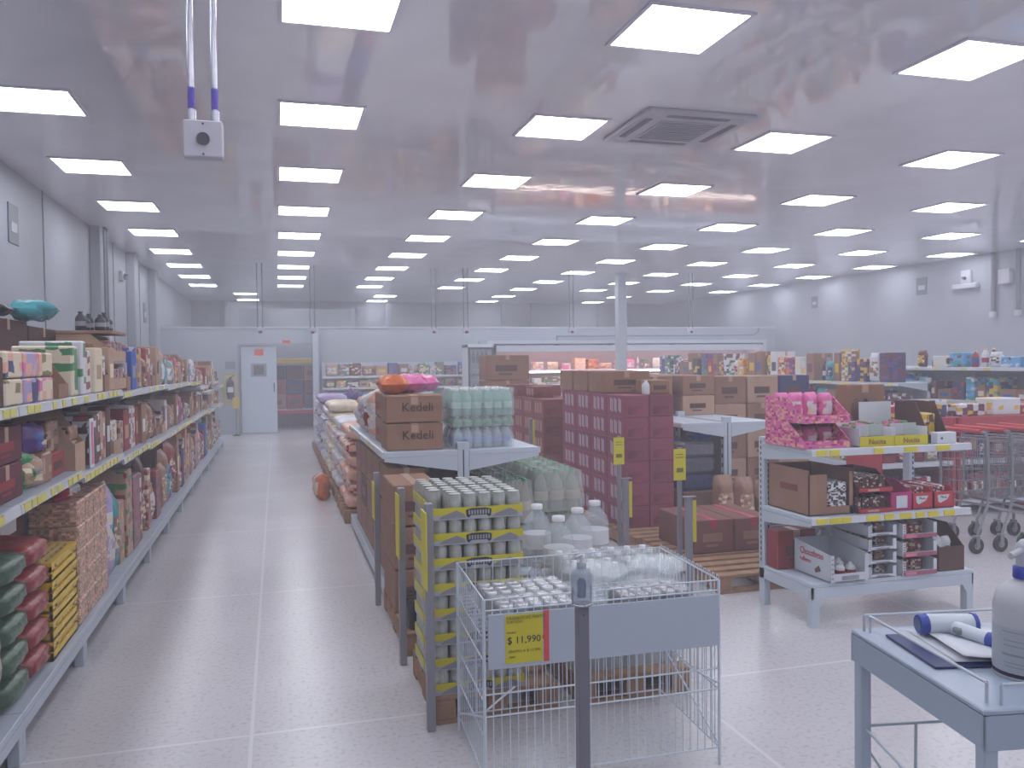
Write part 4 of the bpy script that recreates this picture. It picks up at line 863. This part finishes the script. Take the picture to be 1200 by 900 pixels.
# ------------------------------------------------------------ chilled display in the partition
FY = 18.95
t = thing('chilled_display', 'long open chilled display with pink light along the partition', 'display fridge', (FX0, FY, 0)); W = FX1-FX0
pk = mat('fridge_interior', '#9c8c94', .5)
MB().box(0, W, .82, .86, .1, FZ1-.03).box(0, .06, .0, .82, .1, FZ1-.03).box(W-.06, W, 0, .82, .1, FZ1-.03).build('cabinet_back', pk, t)
MB().bbox(0, W, 0, .82, FZ1-.09, FZ1-.03, .01).build('canopy', steel(), t)
MB().bbox(0, W, -.05, .82, .0, .35, .02).build('base_trough', mat('fridge_base', '#8c8e96', .5), t)
MB().bbox(0, W, -.02, .0, FZ1-.17, FZ1-.03, .004).build('canopy_lip', steel(), t)
MB().tube((.1, .07, FZ1-.115), (W-.1, .07, FZ1-.115), .018, 8).build('light_tube', emit('tube_pink', '#ffd2c8', 26), t)
for k, z in enumerate((.75, 1.05, 1.36)):
    sh = MB().bbox(.06, W-.06, .25-.08*(2-k), .8, z-.03, z, .004).build('shelf', steel(), t)
    MB().bbox(.06, W-.06, .235-.08*(2-k), .25-.08*(2-k), z-.035, z+.01, .003).build('price_rail', railm(), sh)
MB().tube((.1, .2, 1.315), (W-.1, .2, 1.315), .014, 6).build('shelf_light', emit('tube_shelf', '#ffe4da', 9), t)
for k, z in enumerate((.752, 1.052, 1.362)):
    fill((FX0+.12, FY+.28-.08*(2-k)), (FX1-.12, FY+.28-.08*(2-k)), z, .3, 0, ((.1, .2) if k < 2 else (.14, .3)), ['white', 'pink', 'orange', 'cream', 'dull red', 'white', 'peach', 'yellow', 'green'] if k == 2 else ['green', 'brown', 'white', 'grey', 'dull red', 'cream'],
         '%s shelf of the chilled display' % ('lower', 'middle', 'upper')[k], 'chilled goods', 'bbbgt', (.16, .36), .04, seed=120+k)
t = thing('glass_door_cooler', 'white upright cooler standing at the end of the chilled display', 'cooler', (4.35, 18.3, 0))
MB().box(-.3, .3, -.28, .3, 0, .12).box(-.3, -.27, -.28, .3, .12, 1.95).box(.27, .3, -.28, .3, .12, 1.95).box(-.3, .3, .27, .3, .12, 1.95).box(-.3, .3, -.28, .3, 1.9, 1.97).build('cabinet', white(), t)
for k in range(4): MB().box(-.27, .27, -.2, .27, .45+k*.36, .47+k*.36).build('shelf', steel(), t)
dr = MB().box(-.29, -.25, -.31, -.285, .12, 1.9).box(.25, .29, -.31, -.285, .12, 1.9).box(-.25, .25, -.31, -.285, 1.86, 1.9).box(-.25, .25, -.31, -.285, .12, .16).build('door', mat('door_frame_dark', '#3c3e46', .4), t)
MB().box(-.25, .25, -.302, -.296, .16, 1.86).build('glass', mat('cooler_glass', '#9aa4ac', .05, alpha=.25), dr)
for k in range(4):
    for q in range(5): bottle((4.35-.2+q*.1, 18.3, .472+k*.36), .038, .26, '%s bottle, %s from the hinge on cooler shelf %s' % (('white', 'green', 'white', 'grey')[k], ORD[q], ORD[k]), ('white', 'green', 'white', 'grey')[k], 'blue', 'bottles in the upright cooler', lab='green')

# ------------------------------------------------------------ gondola end with sweets
RX0, RX1, RYF, RYB = 2.985, 4.14, 4.2, 4.76
t = thing('shelf_unit', 'white three-level promotional shelf holding pink sweets and red boxes', 'shelving', (RX0, RYF, 0)); W, D = RX1-RX0, RYB-RYF
for x in (0, W-.045):
    u = MB().bbox(x, x+.045, D-.06, D, 0, 1.08, .003)
    for k in range(22): u.box(x+.028, x+.036, D-.062, D-.058, .28+k*.036, .3+k*.036, 1)
    for k in range(22): u.box(x-.001 if x == 0 else x+.044, x+.001 if x == 0 else x+.046, D-.03, D-.02, .28+k*.036, .3+k*.036, 1)
    u.build('upright', [steel(), blackp()], t)
MB().bbox(0, W, 0, D-.06, .235, .26, .003).box(0, W, 0, .012, .17, .235).box(0, .012, 0, D, .17, .235).box(W-.012, W, 0, D, .17, .235).build('base_deck', steel(), t)
for x in (0, W-.05): MB().prism([(x, 0), (x+.05, 0), (x+.05, .17), (x, .17)], .0, .05).prism([(x+(.05 if x == 0 else 0), .17), (x+(.08 if x == 0 else -.03), .17), (x+(.05 if x == 0 else 0), .12)], .0, .012).build('leg', steel(), t)
MB().box(0, W, D-.03, D-.02, .26, .5).build('back_plate', steel(), t)
for k, z in enumerate((.645, 1.045)):
    sh = MB().bbox(-.01, W-.06, .0, D-.06, z-.028, z, .003).build('shelf', steel(), t)
    m = MB(); rail(m, -.01, W-.03, z+.004, 0, 3+k, .85 if k == 0 else .25); m.build('price_rail', [railm(), mat('tag_bright', '#d2c432', .5)], sh)
    for x in (-.008, W-.05): MB().prism([(0, z-.028), (D-.05, z-.028), (D-.05, z-.1), (D-.12, z-.1), (0, z-.05)], x, x+.005, 0, 'x').build('bracket', steel(), sh)
def at(x): return RX0+x
# top level
GA = 'pink sweets displays'
for k in range(2):
    opencarton((at(.0)+.14, 4.45, 1.047+k*.148), .32, .4, .15, 'pink printed display box of sweets, %s of two on the promotional shelf' % ('lower' if k == 0 else 'upper'), 0, 'pink', GA, .3, pm=printed('pink', 'peach', 'magenta', 42, .5))
    for q in range(3):
        for r in range(2): bag((at(.03)+.105*q, 4.56-.14*r, 1.06+k*.148+.0), .1, .08, .1+.06*(k == 1), 'glossy pink sweet bag, %s display, column %s, %s row' % (('lower', 'upper')[k], ORD[q], ('back', 'front')[r]), .1*q, 'pink', 'white', 'pink sweet bags')
GY = 'yellow-fronted displays'
for k in range(2):
    x = at(.34)+k*.245+.12
    t = thing('display_box', 'yellow-fronted display tray with brown lettering, %s' % ('beside the pink sweets' if k == 0 else 'with tall white back beside the dark carton'), 'display box', (x, 4.38, 1.047), 0, GY)
    MB().box(-.12, .12, -.16, .16, 0, .006).box(-.12, -.114, -.16, .16, 0, .11).box(.114, .12, -.16, .16, 0, .11).box(-.12, .12, .154, .16, 0, .13+.12*k).build('tray', white(), t)
    MB().box(-.12, .12, -.166, -.16, 0, .062).build('yellow_front', mat('front_yellow', '#c8bc1e', .5), t)
    text('lettering', 'Nucita', .045, t, (0, -.168, .03), (PI/2, 0, 0), mat('ink_rust', '#8a4a3a', .6))
    for q in range(2): MB().box(-.11+q*.11, -.02+q*.11, -.12+.02*q, -.11+.02*q, .06, .13).build('white_flap', mat('flap_%d' % q, ('#b4b4bc', '#a8b4b0')[q], .5), t)
    for q in range(4): packet((x-.075+.05*q, 4.42, 1.055), .045, .14, .1+.01*q, 'green and yellow snack packet, %s in the %s yellow-fronted tray' % (ORD[q], ORD[k]), 0, 'olive', 'green', 'pink', 'snack packets', 'packet', 'packet', 40)
t = carton((3.66, 4.64, 1.047), .3, .1, .36, 'brown carton with dark emblem standing behind the yellow-fronted trays', 0, 'brown', None, txt=1)
MB().lathe([(0, 0), (.11, .0), (.11, .002), (0, .002)], 20).build('emblem_disc', mat('emblem_dark', '#6a4c40', .7), t, (0, -.0505, .2), (PI/2, 0, 0))
MB().prism([(-.02, .24), (.02, .24), (.012, .262), (0, .27), (-.012, .262)], -.0545, -.052).box(-.04, .04, -.0545, -.052, .19, .205).box(-.035, .035, -.0545, -.052, .16, .175).build('emblem_print', mat('emblem_ink', '#3c2a26', .7), t)
opencarton((at(1.02)-.06, 4.42, 1.047), .15, .3, .25, 'dark brown open carton with gold packets at the end of the top shelf', 0, 'dark brown', None, .2)
for q in range(2): packet((at(.93)+.06*q, 4.46, 1.055), .05, .2, .17, 'gold and brown packet, %s in the dark brown open carton' % ORD[q], 0, 'yellow', 'dark brown', 'cream', 'gold packets', 'packet', 'packet', 30)
t = thing('white_box', 'low white tray with a round hole at the top shelf end', 'box', (at(.96), 4.235, 1.047)); MB().bbox(-.07, .07, -.03, .03, 0, .07, .004).build('tray_body', white(), t); MB().tube((-.04, -.031, .035), (-.04, -.029, .035), .008, 10).build('hole', acd, t)
# middle level
def big_open(loc, label):
    t = thing('display_box', label, 'display box', loc)
    w, d, h = .31, .42, .27
    MB().box(-w/2, w/2, -d/2, d/2, 0, .006).box(-w/2, -w/2+.006, -d/2, d/2, 0, h).box(w/2-.006, w/2, -d/2, d/2, 0, h).box(-w/2, w/2, d/2-.006, d/2, 0, h).box(-w/2, -.03, -d/2, -d/2+.006, 0, h*.9).box(-.03, w/2, -d/2, -d/2+.006, 0, .05).box(w/2-.03, w/2, -d/2, -d/2+.006, 0, h*.95).build('carton_body', card(), t)
    MB().box(-w/2-.001, -w/2+.001, -.1, .08, .13, .17).build('side_print', mat('print_rust', '#7a4030', .7), t)
    return t
big_open((at(.175), 4.47, .647), 'brown carton cut open at the front showing black and white packs')
for k in range(3): packet((at(.19)+.035, 4.37, .655+k*.062), .13, .2, .058, 'black and white patterned pack, %s from below in the cut-open carton' % ORD[k], 0, 'white', 'black', 'dark brown', 'patterned packs', 'packet', 'packet', 55)
for k in range(2):
    opencarton((at(.47), 4.42, .647+k*.125), .24, .36, .12, 'dark display box with red rim, %s of two on the middle shelf' % ('lower' if k == 0 else 'upper'), 0, 'maroon', 'red-rimmed boxes', .25)
    t = tag(MB().bbox(-.119, .119, -.004, .0, 0, .022, .001).box(-.06, .02, -.006, -.004, .004, .016, 1).build('price_strip', [redm(), mat('strip_light', '#c89888', .5)], None, (at(.47), 4.238, .649+k*.125)), 'red strip on the front of the %s dark display box' % ('lower' if k == 0 else 'upper'), 'strip')
    for q in range(4): packet((at(.47)-.085+.057*q, 4.43, .655+k*.125), .05, .28, .08, 'dark brown bar packet, %s in the %s red-rimmed box' % (ORD[q], ('lower', 'upper')[k]), 0, 'dark brown', 'maroon', 'cream', 'bar packets', 'packet', 'packet', 60)
opencarton((at(.665), 4.42, .647), .15, .34, .17, 'pink display box with square white label on the middle shelf', 0, 'magenta', None, .65)
tag(MB().bbox(-.04, .04, -.003, .0, 0, .075, .001).build('label_card', white(), None, (at(.665), 4.249, .662)), 'square white label on the front of the pink display box', 'label')
for k in range(2):
    t = thing('display_box', 'red open box with white triangle mark, %s' % ('beside the pink display box' if k == 0 else 'at the end of the middle shelf'), 'display box', (at(.82)+k*.16, 4.4, .647), 0, 'red boxes with white marks')
    MB().box(-.075, .075, -.15, .15, 0, .005).box(-.075, .075, -.15, -.145, 0, .1).box(-.075, .075, .145, .15, 0, .13).prism([(-.15, 0), (.15, 0), (.15, .13), (-.12, .13), (-.15, .1)], -.075, -.07, 0, 'x').prism([(-.15, 0), (.15, 0), (.15, .13), (-.12, .13), (-.15, .1)], .07, .075, 0, 'x').build('tray', redm(), t)
    MB().prism([(-.05, .08), (.04, .08), (.02, .05), (-.03, .03), (-.045, .04)], -.1525, -.15).build('white_mark', white(), t)
    text('lettering', 'Nucis', .02, t, (-.005, -.1535, .066), (PI/2, .1, 0), mat('ink_black', '#3a2a24', .6))
    for q in range(2): packet((at(.82)+k*.16-.033+.066*q, 4.42, .654), .06, .22, .115, 'red and white packet, %s in the %s red open box' % (ORD[q], ('first', 'last')[k]), 0, 'dull red', 'white', 'maroon', 'red packets', 'packet', 'packet', 45)
# bottom level
def wtray(loc, w, d, h, label, group, big=False, acc='grey'):
    t = thing('display_tray', label, 'display tray', loc, 0, group); th = .005
    m = MB().box(-w/2, w/2, -d/2, d/2, 0, th).box(-w/2, w/2, -d/2, -d/2+th, 0, h*.25).box(-w/2, w/2, d/2-th, d/2, 0, h)
    for s in (-1, 1):
        x0 = -w/2 if s < 0 else w/2-th
        m.prism([(-d/2, 0), (d/2, 0), (d/2, h), (-d/2+.02, h*.82), (-d/2, h*.8)], x0, x0+th, 0, 'x'); m.box(x0 if s < 0 else x0-.02, x0+.025 if s < 0 else x0+th, -d/2-.001, -d/2+.004, 0, h*.8)
    m.build('tray_body', mat('tray_board', '#c4c8d0', .55), t)
    s = MB()
    for k in range(5): s.box(-w/2+.008, -w/2+.018, -d/2-.003, -d/2-.001, h*(.1+.14*k), h*(.15+.14*k))
    s.box(-w*.2, w*.25, -d/2-.002, -d/2, h*.06, h*.18); s.build('printed_marks', pmat(acc), t)
    return t
GB = 'white trays of the lowest shelf'
t = wtray((at(.24), 4.36, .262), .26, .36, .2, 'large white tray with red lettering on its side, first on the lowest shelf', GB)
text('lettering', 'Chocobeso', .062, t, (-.1325, .0, .14), (PI/2, 0, -PI/2), mat('ink_red', '#c04858', .6), sx=.8); text('small_lettering', 'relleno', .04, t, (-.1325, .06, .09), (PI/2, 0, -PI/2), mat('ink_red', '#c04858', .6))
MB().prism([(-.09, .05), (-.04, .03), (-.03, .05), (-.07, .08)], -.1325, -.13, 0, 'x').build('side_print', mat('emblem_dark', '#6a4c40', .7), t)
for q in range(3):
    for r in range(2): bottle((at(.165)+.075*q, 4.27+.11*r, .27), .03, .085, 'white and red jar, %s in %s row of the large white tray' % (ORD[q], ('front', 'back')[r]), 'white', 'white', 'jars in the white tray', 'jar', 'jar', lab='dull red')
for k in range(4): 
    wtray((at(.485), 4.37, .262+k*.083), .2, .34, .08, 'white tray, %s of the stack beside the large lettered tray' % ORD[k], GB)
    for q in range(2): packet((at(.485)-.042+.084*q, 4.39, .268+k*.083), .075, .24, .055, 'brown and white bar packet, %s in stacked tray %s' % (ORD[q], ORD[k]), 0, 'brown', 'white', 'maroon', 'packets in the stacked trays', 'packet', 'packet', 45)
for k in range(3):
    wtray((at(.745), 4.36, .262+k*.112), .25, .34, .11, 'white and pink tray, %s of the taller stack on the lowest shelf' % ORD[k], GB, acc='dull red')
    tag(MB().bbox(-.12, .12, -.004, 0, 0, .024, .001).box(-.11, -.03, -.006, -.004, .003, .021, 1).build('pink_strip', [mat('strip_mauve', '#9a5468', .5), mat('strip_pink', '#d87888', .5)], None, (at(.745), 4.184, .264+k*.112)), 'pink strip on the %s tray front of the taller stack' % ORD[k], 'strip')
    for q in range(2): packet((at(.745)-.05+.1*q, 4.39, .268+k*.112), .09, .24, .07, 'red and cream biscuit packet, %s in pink-strip tray %s' % (ORD[q], ORD[k]), 0, 'dull red', 'cream', 'maroon', 'packets in the pink-strip trays', 'packet', 'packet', 45)
bag((at(.745), 4.5, .262+.336), .24, .05, .3, 'red packet lying flat on top of the taller tray stack', 0, 'dull red', 'crimson', None, lie=True, name='packet', cat='packet')
opencarton((at(1.0), 4.38, .262), .19, .34, .27, 'tall brown open carton holding white items at the lowest shelf end', 0, 'dark brown', None, .55)
for q in range(4): bag((at(.96)+.07*(q % 2), 4.3+.09*(q//2), .268), .07, .06, .19, 'small white and blue bag, %s in the tall brown open carton' % ORD[q], .2*q, 'white', 'blue', 'white bags in the open carton')
carton((at(.14), 4.615, .262), .28, .12, .24, 'red-brown carton at the back of the lowest shelf near the upright', 0, 'dull red', None)
for q in range(2): bottle((at(.36)+.1*q, 4.6, .262), .045, .24, 'white tub, %s at the back of the lowest shelf' % ORD[q], 'white', 'grey', 'white tubs at the back', 'tub', 'tub')

# ------------------------------------------------------------ side table with bottle and thermometer
A = Vector((1.378, 1.78)); ua = math.radians(-9.5)
t = thing('side_table', 'light grey metal table with low wire rail at the edge of the frame', 'table', (A.x, A.y, 0), ua)
TW, TD, TH = .95, .5, .9
MB().bbox(0, TW, -TD, 0, TH-.012, TH, .003).box(0, .004, -TD, 0, TH-.078, TH-.012).box(0, TW, -TD, -TD+.004, TH-.08, TH-.012).box(0, TW, -.004, 0, TH-.08, TH-.012).box(TW-.004, TW, -TD, 0, TH-.08, TH-.012).build('tabletop', mat('table_grey', '#9aa6b6', .3), t)
for x, y in ((.004, -TD+.004), (.004, -.036), (TW-.034, -TD+.004), (TW-.034, -.036)): MB().bbox(x, x+.03, y, y+.03, 0, TH-.01, .003).build('leg', mat('table_leg', '#a4b0be', .35), t)
rl = .03
MB().path([(.02, -.025, TH), (.02, -.025, TH+.04), (TW-.02, -.025, TH+.04), (TW-.02, -.025, TH)], .0035, 8).path([(.03, -.035, TH), (.03, -.035, TH+.04), (.03, -TD+.035, TH+.04), (.03, -TD+.035, TH)], .0035, 8).path([(.05, -TD+.02, TH), (.05, -TD+.02, TH+.04), (TW-.02, -TD+.02, TH+.04), (TW-.02, -TD+.02, TH)], .0035, 8).build('wire_rail', mat('rail_wire', '#b4bcc6', .3), t)
MB().path([(.02, -.02, .66), (.25, -.02, .66)], .004, 6).path([(.02, -TD+.02, .6), (.02, -.02, .66)], .003, 6).path([(.16, -.02, .66), (.16, -.02, .1)], .004, 6).path([(.1, -.02, .52), (.1, -.02, .1)], .004, 6).path([(.02, -.02, .62), (.3, -.02, .2)], .003, 6).build('lower_wire_rack', mat('rail_wire', '#b4bcc6', .3), t)
MB().path([(.02, -.02, .1), (TW-.02, -.02, .1), (TW-.02, -TD+.02, .1), (.02, -TD+.02, .1)], .005, 6, closed=True).build('foot_rail', mat('rail_wire', '#b4bcc6', .3), t)
def tb(x, y, z=TH): 
    return (A.x+math.cos(ua)*x-math.sin(ua)*y, A.y+math.sin(ua)*x+math.cos(ua)*y, z)
tag(MB().bbox(0, .4, -.22, 0, .001, .006, .001).build('folder', mat('folder_navy', '#2c3764', .45), None, tb(.05, -.07), ua-.06), 'dark blue folder lying on the grey table under the papers', 'folder')
for k in range(3):
    bm = MB(); n = 8; vs = []; 
    for i in range(n+1):
        for j in range(n+1): vs.append((i/n*.33, -j/n*.22, .007+.003*k+.006*math.sin(i*.9+k)*math.sin(j*.7)*(i/n)+(.012*(1-i/n)**3 if k == 2 else 0)))
    bm.add(vs, [(i*(n+1)+j, (i+1)*(n+1)+j, (i+1)*(n+1)+j+1, i*(n+1)+j+1) for i in range(n) for j in range(n)], 0, True)
    o = bm.build('paper_sheet', mat('paper_%d' % k, ('#c4c8ce', '#c8ccd2', '#ccd0d6')[k], .6), None, tb(.09+.02*k, -.05-.008*k), ua-.03-.04*k)
    sm = o.modifiers.new('s', 'SOLIDIFY'); sm.thickness = .0008
    tag(o, '%s white paper sheet on the blue folder under the thermometer' % ('lowest', 'middle', 'uppermost')[k], 'paper')
# infrared thermometer lying down
t = thing('thermometer', 'white and blue infrared forehead thermometer lying on the papers', 'thermometer', (1.525, 1.585, TH+.02), ua-.12)
t.scale = (1.12, 1.12, 1.12)
wp = mat('thermo_white', '#c4ccd4', .3); bp_ = mat('thermo_blue', '#3a4a9c', .35)
MB().tube((-.055, .045, .018), (.06, .05, .018), .022, 14, 0, .019).build('barrel', wp, t)
MB().tube((-.066, .0445, .018), (-.05, .045, .018), .02, 14, 0, .0235).tube((-.0665, .0445, .018), (-.066, .0445, .018), .013, 12, 1).build('screen_end', [bp_, mat('thermo_screen', '#5a6a80', .2)], t)
MB().tube((.05, .05, .018), (.058, .05, .018), .0215, 14).build('blue_ring', bp_, t)
MB().tube((.0, .045, .014), (.045, -.035, .01), .015, 12, 0, .014).build('grip', wp, t)
MB().tube((.042, -.03, .01), (.053, -.05, .009), .0155, 12, 0, .013).tube((.053, -.05, .009), (.0545, -.052, .009), .009, 10, 1).build('grip_end', [bp_, mat('thermo_blue2', '#5c6ac0', .3)], t)
MB().bbox(-.004, .02, .005, .03, .006, .02, .003).build('trigger', mat('thermo_grey', '#7c848c', .4), t)
# pump bottle
bp0 = tb(.0, .0)
t = thing('pump_bottle', 'large white pump bottle with blue collar standing on the grey table', 'bottle', (1.525, 1.41, TH))
MB().lathe([(.052, 0), (.055, .004), (.055, .115), (.05, .135), (.032, .15), (.018, .156), (.018, .162)], 24).build('bottle_body', mat('bottle_white', '#b4b4ba', .35), t)
MB().lathe([(.0553, .006), (.0553, .012)], 24).build('dark_band', mat('band_dark', '#2c2438', .4), t)
MB().lathe([(.0553, .014), (.0553, .085)], 24).build('label', mat('bottle_label', '#a4aab0', .45), t)
lt = MB()
for k, (z, a0, a1) in enumerate(((.078, 180, 235), (.064, 185, 250), (.056, 185, 245), (.04, 182, 240), (.028, 186, 250), (.022, 186, 250))):
    hgt = .0035 if k == 3 else .0014
    vs = []; n = 10
    for i in range(n+1):
        a = math.radians(a0+(a1-a0)*i/n); vs += [(.0556*math.cos(a), .0556*math.sin(a), z), (.0556*math.cos(a), .0556*math.sin(a), z+hgt)]
    lt.add(vs, [(2*i, 2*i+2, 2*i+3, 2*i+1) for i in range(n)])
lt.build('label_print', mat('ink_grey', '#3c3e44', .6), t)
MB().lathe([(.021, .16), (.021, .178), (.017, .18)], 16).build('blue_collar', mat('collar_blue', '#2c3a98', .35), t)
MB().lathe([(.016, .178), (.017, .2), (.016, .215), (.008, .222), (0, .224)], 16).tube((0, 0, .208), (-.045, -.01, .2), .006, 8).build('pump_head', mat('bottle_white', '#b4b4ba', .35), t)

t.scale = (1.1, 1.1, 1.3)
# ------------------------------------------------------------ shopping carts
def cart(x, y, label):
    t = thing('shopping_cart', label, 'shopping cart', (x, y, 0), 0, 'nested shopping carts'); ch = mat('cart_grey', '#8c8c92', .35, .5)
    W = .5                                       # across (y), rear at x=0, front at +x
    for yy in (0, W):
        m = MB(); m.path([(-.02, yy, .98), (.03, yy, .97), (.055, yy, .93), (.07, yy, .55), (.06, yy, .38), (-.04, yy, .13)], .011, 8)
        m.path([(.06, yy, .38), (.2, yy, .34), (.8, yy+(.05 if yy == 0 else -.05), .22), (.8, yy+(.05 if yy == 0 else -.05), .13)], .011, 8).build('side_frame', ch, t)
    MB().tube((-.02, -.01, .98), (-.02, W+.01, .98), .017, 12).build('handle', mat('handle_red', '#b82c34', .4), t)
    MB().bbox(-.012, .012, .16, W-.16, .955, .975, .004).build('handle_plate', mat('cart_grey', '#8c8c92', .35, .5), t)
    b = MB(); r = .0024
    def quad(yy, sgn):
        P = [(.07, yy, .9), (.95, yy-sgn*.07, .82), (.85, yy-sgn*.1, .42), (.09, yy-sgn*.02, .42)]
        for k in range(15):
            u = k/14; a = [P[0][i]+(P[1][i]-P[0][i])*u for i in range(3)]; c = [P[3][i]+(P[2][i]-P[3][i])*u for i in range(3)]; b.tube(a, c, r, 4)
        for k in range(6):
            u = k/5; a = [P[0][i]+(P[3][i]-P[0][i])*u for i in range(3)]; c = [P[1][i]+(P[2][i]-P[1][i])*u for i in range(3)]; b.tube(a, c, r*1.5 if k else .006, 5)
        return P
    p1, p2 = quad(0, -1), quad(W, 1)
    for (a, c, e, g_) in ((p1[1], p2[1], p2[2], p1[2]), (p1[0], p2[0], p2[3], p1[3]), (p1[3], p2[3], p2[2], p1[2])):
        for k in range(10):
            u = k/9; b.tube([a[i]+(c[i]-a[i])*u for i in range(3)], [g_[i]+(e[i]-g_[i])*u for i in range(3)], r, 4)
        for k in range(5):
            u = k/4; b.tube([a[i]+(g_[i]-a[i])*u for i in range(3)], [c[i]+(e[i]-c[i])*u for i in range(3)], r*1.4, 4)
    b.build('basket', ch, t)
    for (wx, wy) in ((-.05, 0), (-.05, W), (.8, .05), (.8, W-.05)):
        wh = MB().tube((wx, wy-.014, .063), (wx, wy+.014, .063), .063, 16).build('wheel', blackp(), t)
        MB().bbox(wx-.018, wx+.018, wy-.024, wy-.017, .05, .14, .003).bbox(wx-.018, wx+.018, wy+.017, wy+.024, .05, .14, .003).bbox(wx-.018, wx+.018, wy-.024, wy+.024, .13, .145, .003).build('caster_fork', ch, wh)
        MB().tube((wx, wy-.016, .063), (wx, wy+.016, .063), .03, 12).build('hub', ch, wh)
for k in range(4): cart(5.42+k*.24, 5.42, '%s grey wire shopping cart of the nested row beside the promotional shelf' % ('rearmost', 'second', 'third', 'fourth')[k])
# red cabinets behind the carts
for k in range(3):
    t = thing('checkout_shelf', 'red-sided low display shelf behind the carts, %s from the promotional shelf' % ORD[k], 'shelving', (5.55+k*.92, 6.75, 0), 0, 'red-sided low displays')
    for x in (0, .86): MB().bbox(x, x+.03, 0, .5, 0, .98, .004).build('side_panel', mat('cab_red', '#a8303a', .45), t)
    MB().bbox(.03, .86, .02, .5, .94, .98, .004).bbox(.03, .86, .0, .02, .86, .98, .003).build('top_panel', mat('cab_red', '#a8303a', .45), t)
    MB().box(.03, .86, .48, .5, 0, .94).build('back_panel', mat('cab_dark', '#5c2a34', .5), t)
    for z in (.15, .55):
        sh = MB().bbox(.03, .86, .02, .47, z-.03, z, .003).build('shelf', steel(), t); MB().bbox(.03, .86, .0, .02, z-.045, z+.005, .002).build('price_rail', railm(), sh)
    for q in range(2): fill((5.6+k*.92, 6.78), (6.38+k*.92, 6.78), (.152, .552)[q], .3, 0, (.14, .26), ['crimson', 'maroon', 'dull red', 'navy', 'tan', 'white'], '%s shelf of %s red-sided display' % (('lower', 'upper')[q], ORD[k]), 'goods in the red-sided displays', 'bgc', (.12, .22), seed=150+k*3+q)
for k in range(5):
    packet((5.8+k*.45, 6.95, .982), .34, .24, .12+.05*(k % 2), '%s printed box, %s along the top of the red-sided displays' % (('crimson', 'navy', 'maroon', 'white', 'crimson')[k], ORD[k]), 0, ('crimson', 'navy', 'maroon', 'white', 'crimson')[k], 'white', 'yellow', 'boxes on the red-sided displays')

dup = {k: v for k, v in LABELS.items() if len(v) > 1}
if dup: print('DUPLABELS', len(dup), list(dup.items())[:12])
long_ = [k for k in LABELS if len(k.replace('-', ' ').split()) > 20 or len(k.split()) > 16]
if long_: print('LONG', long_[:10])
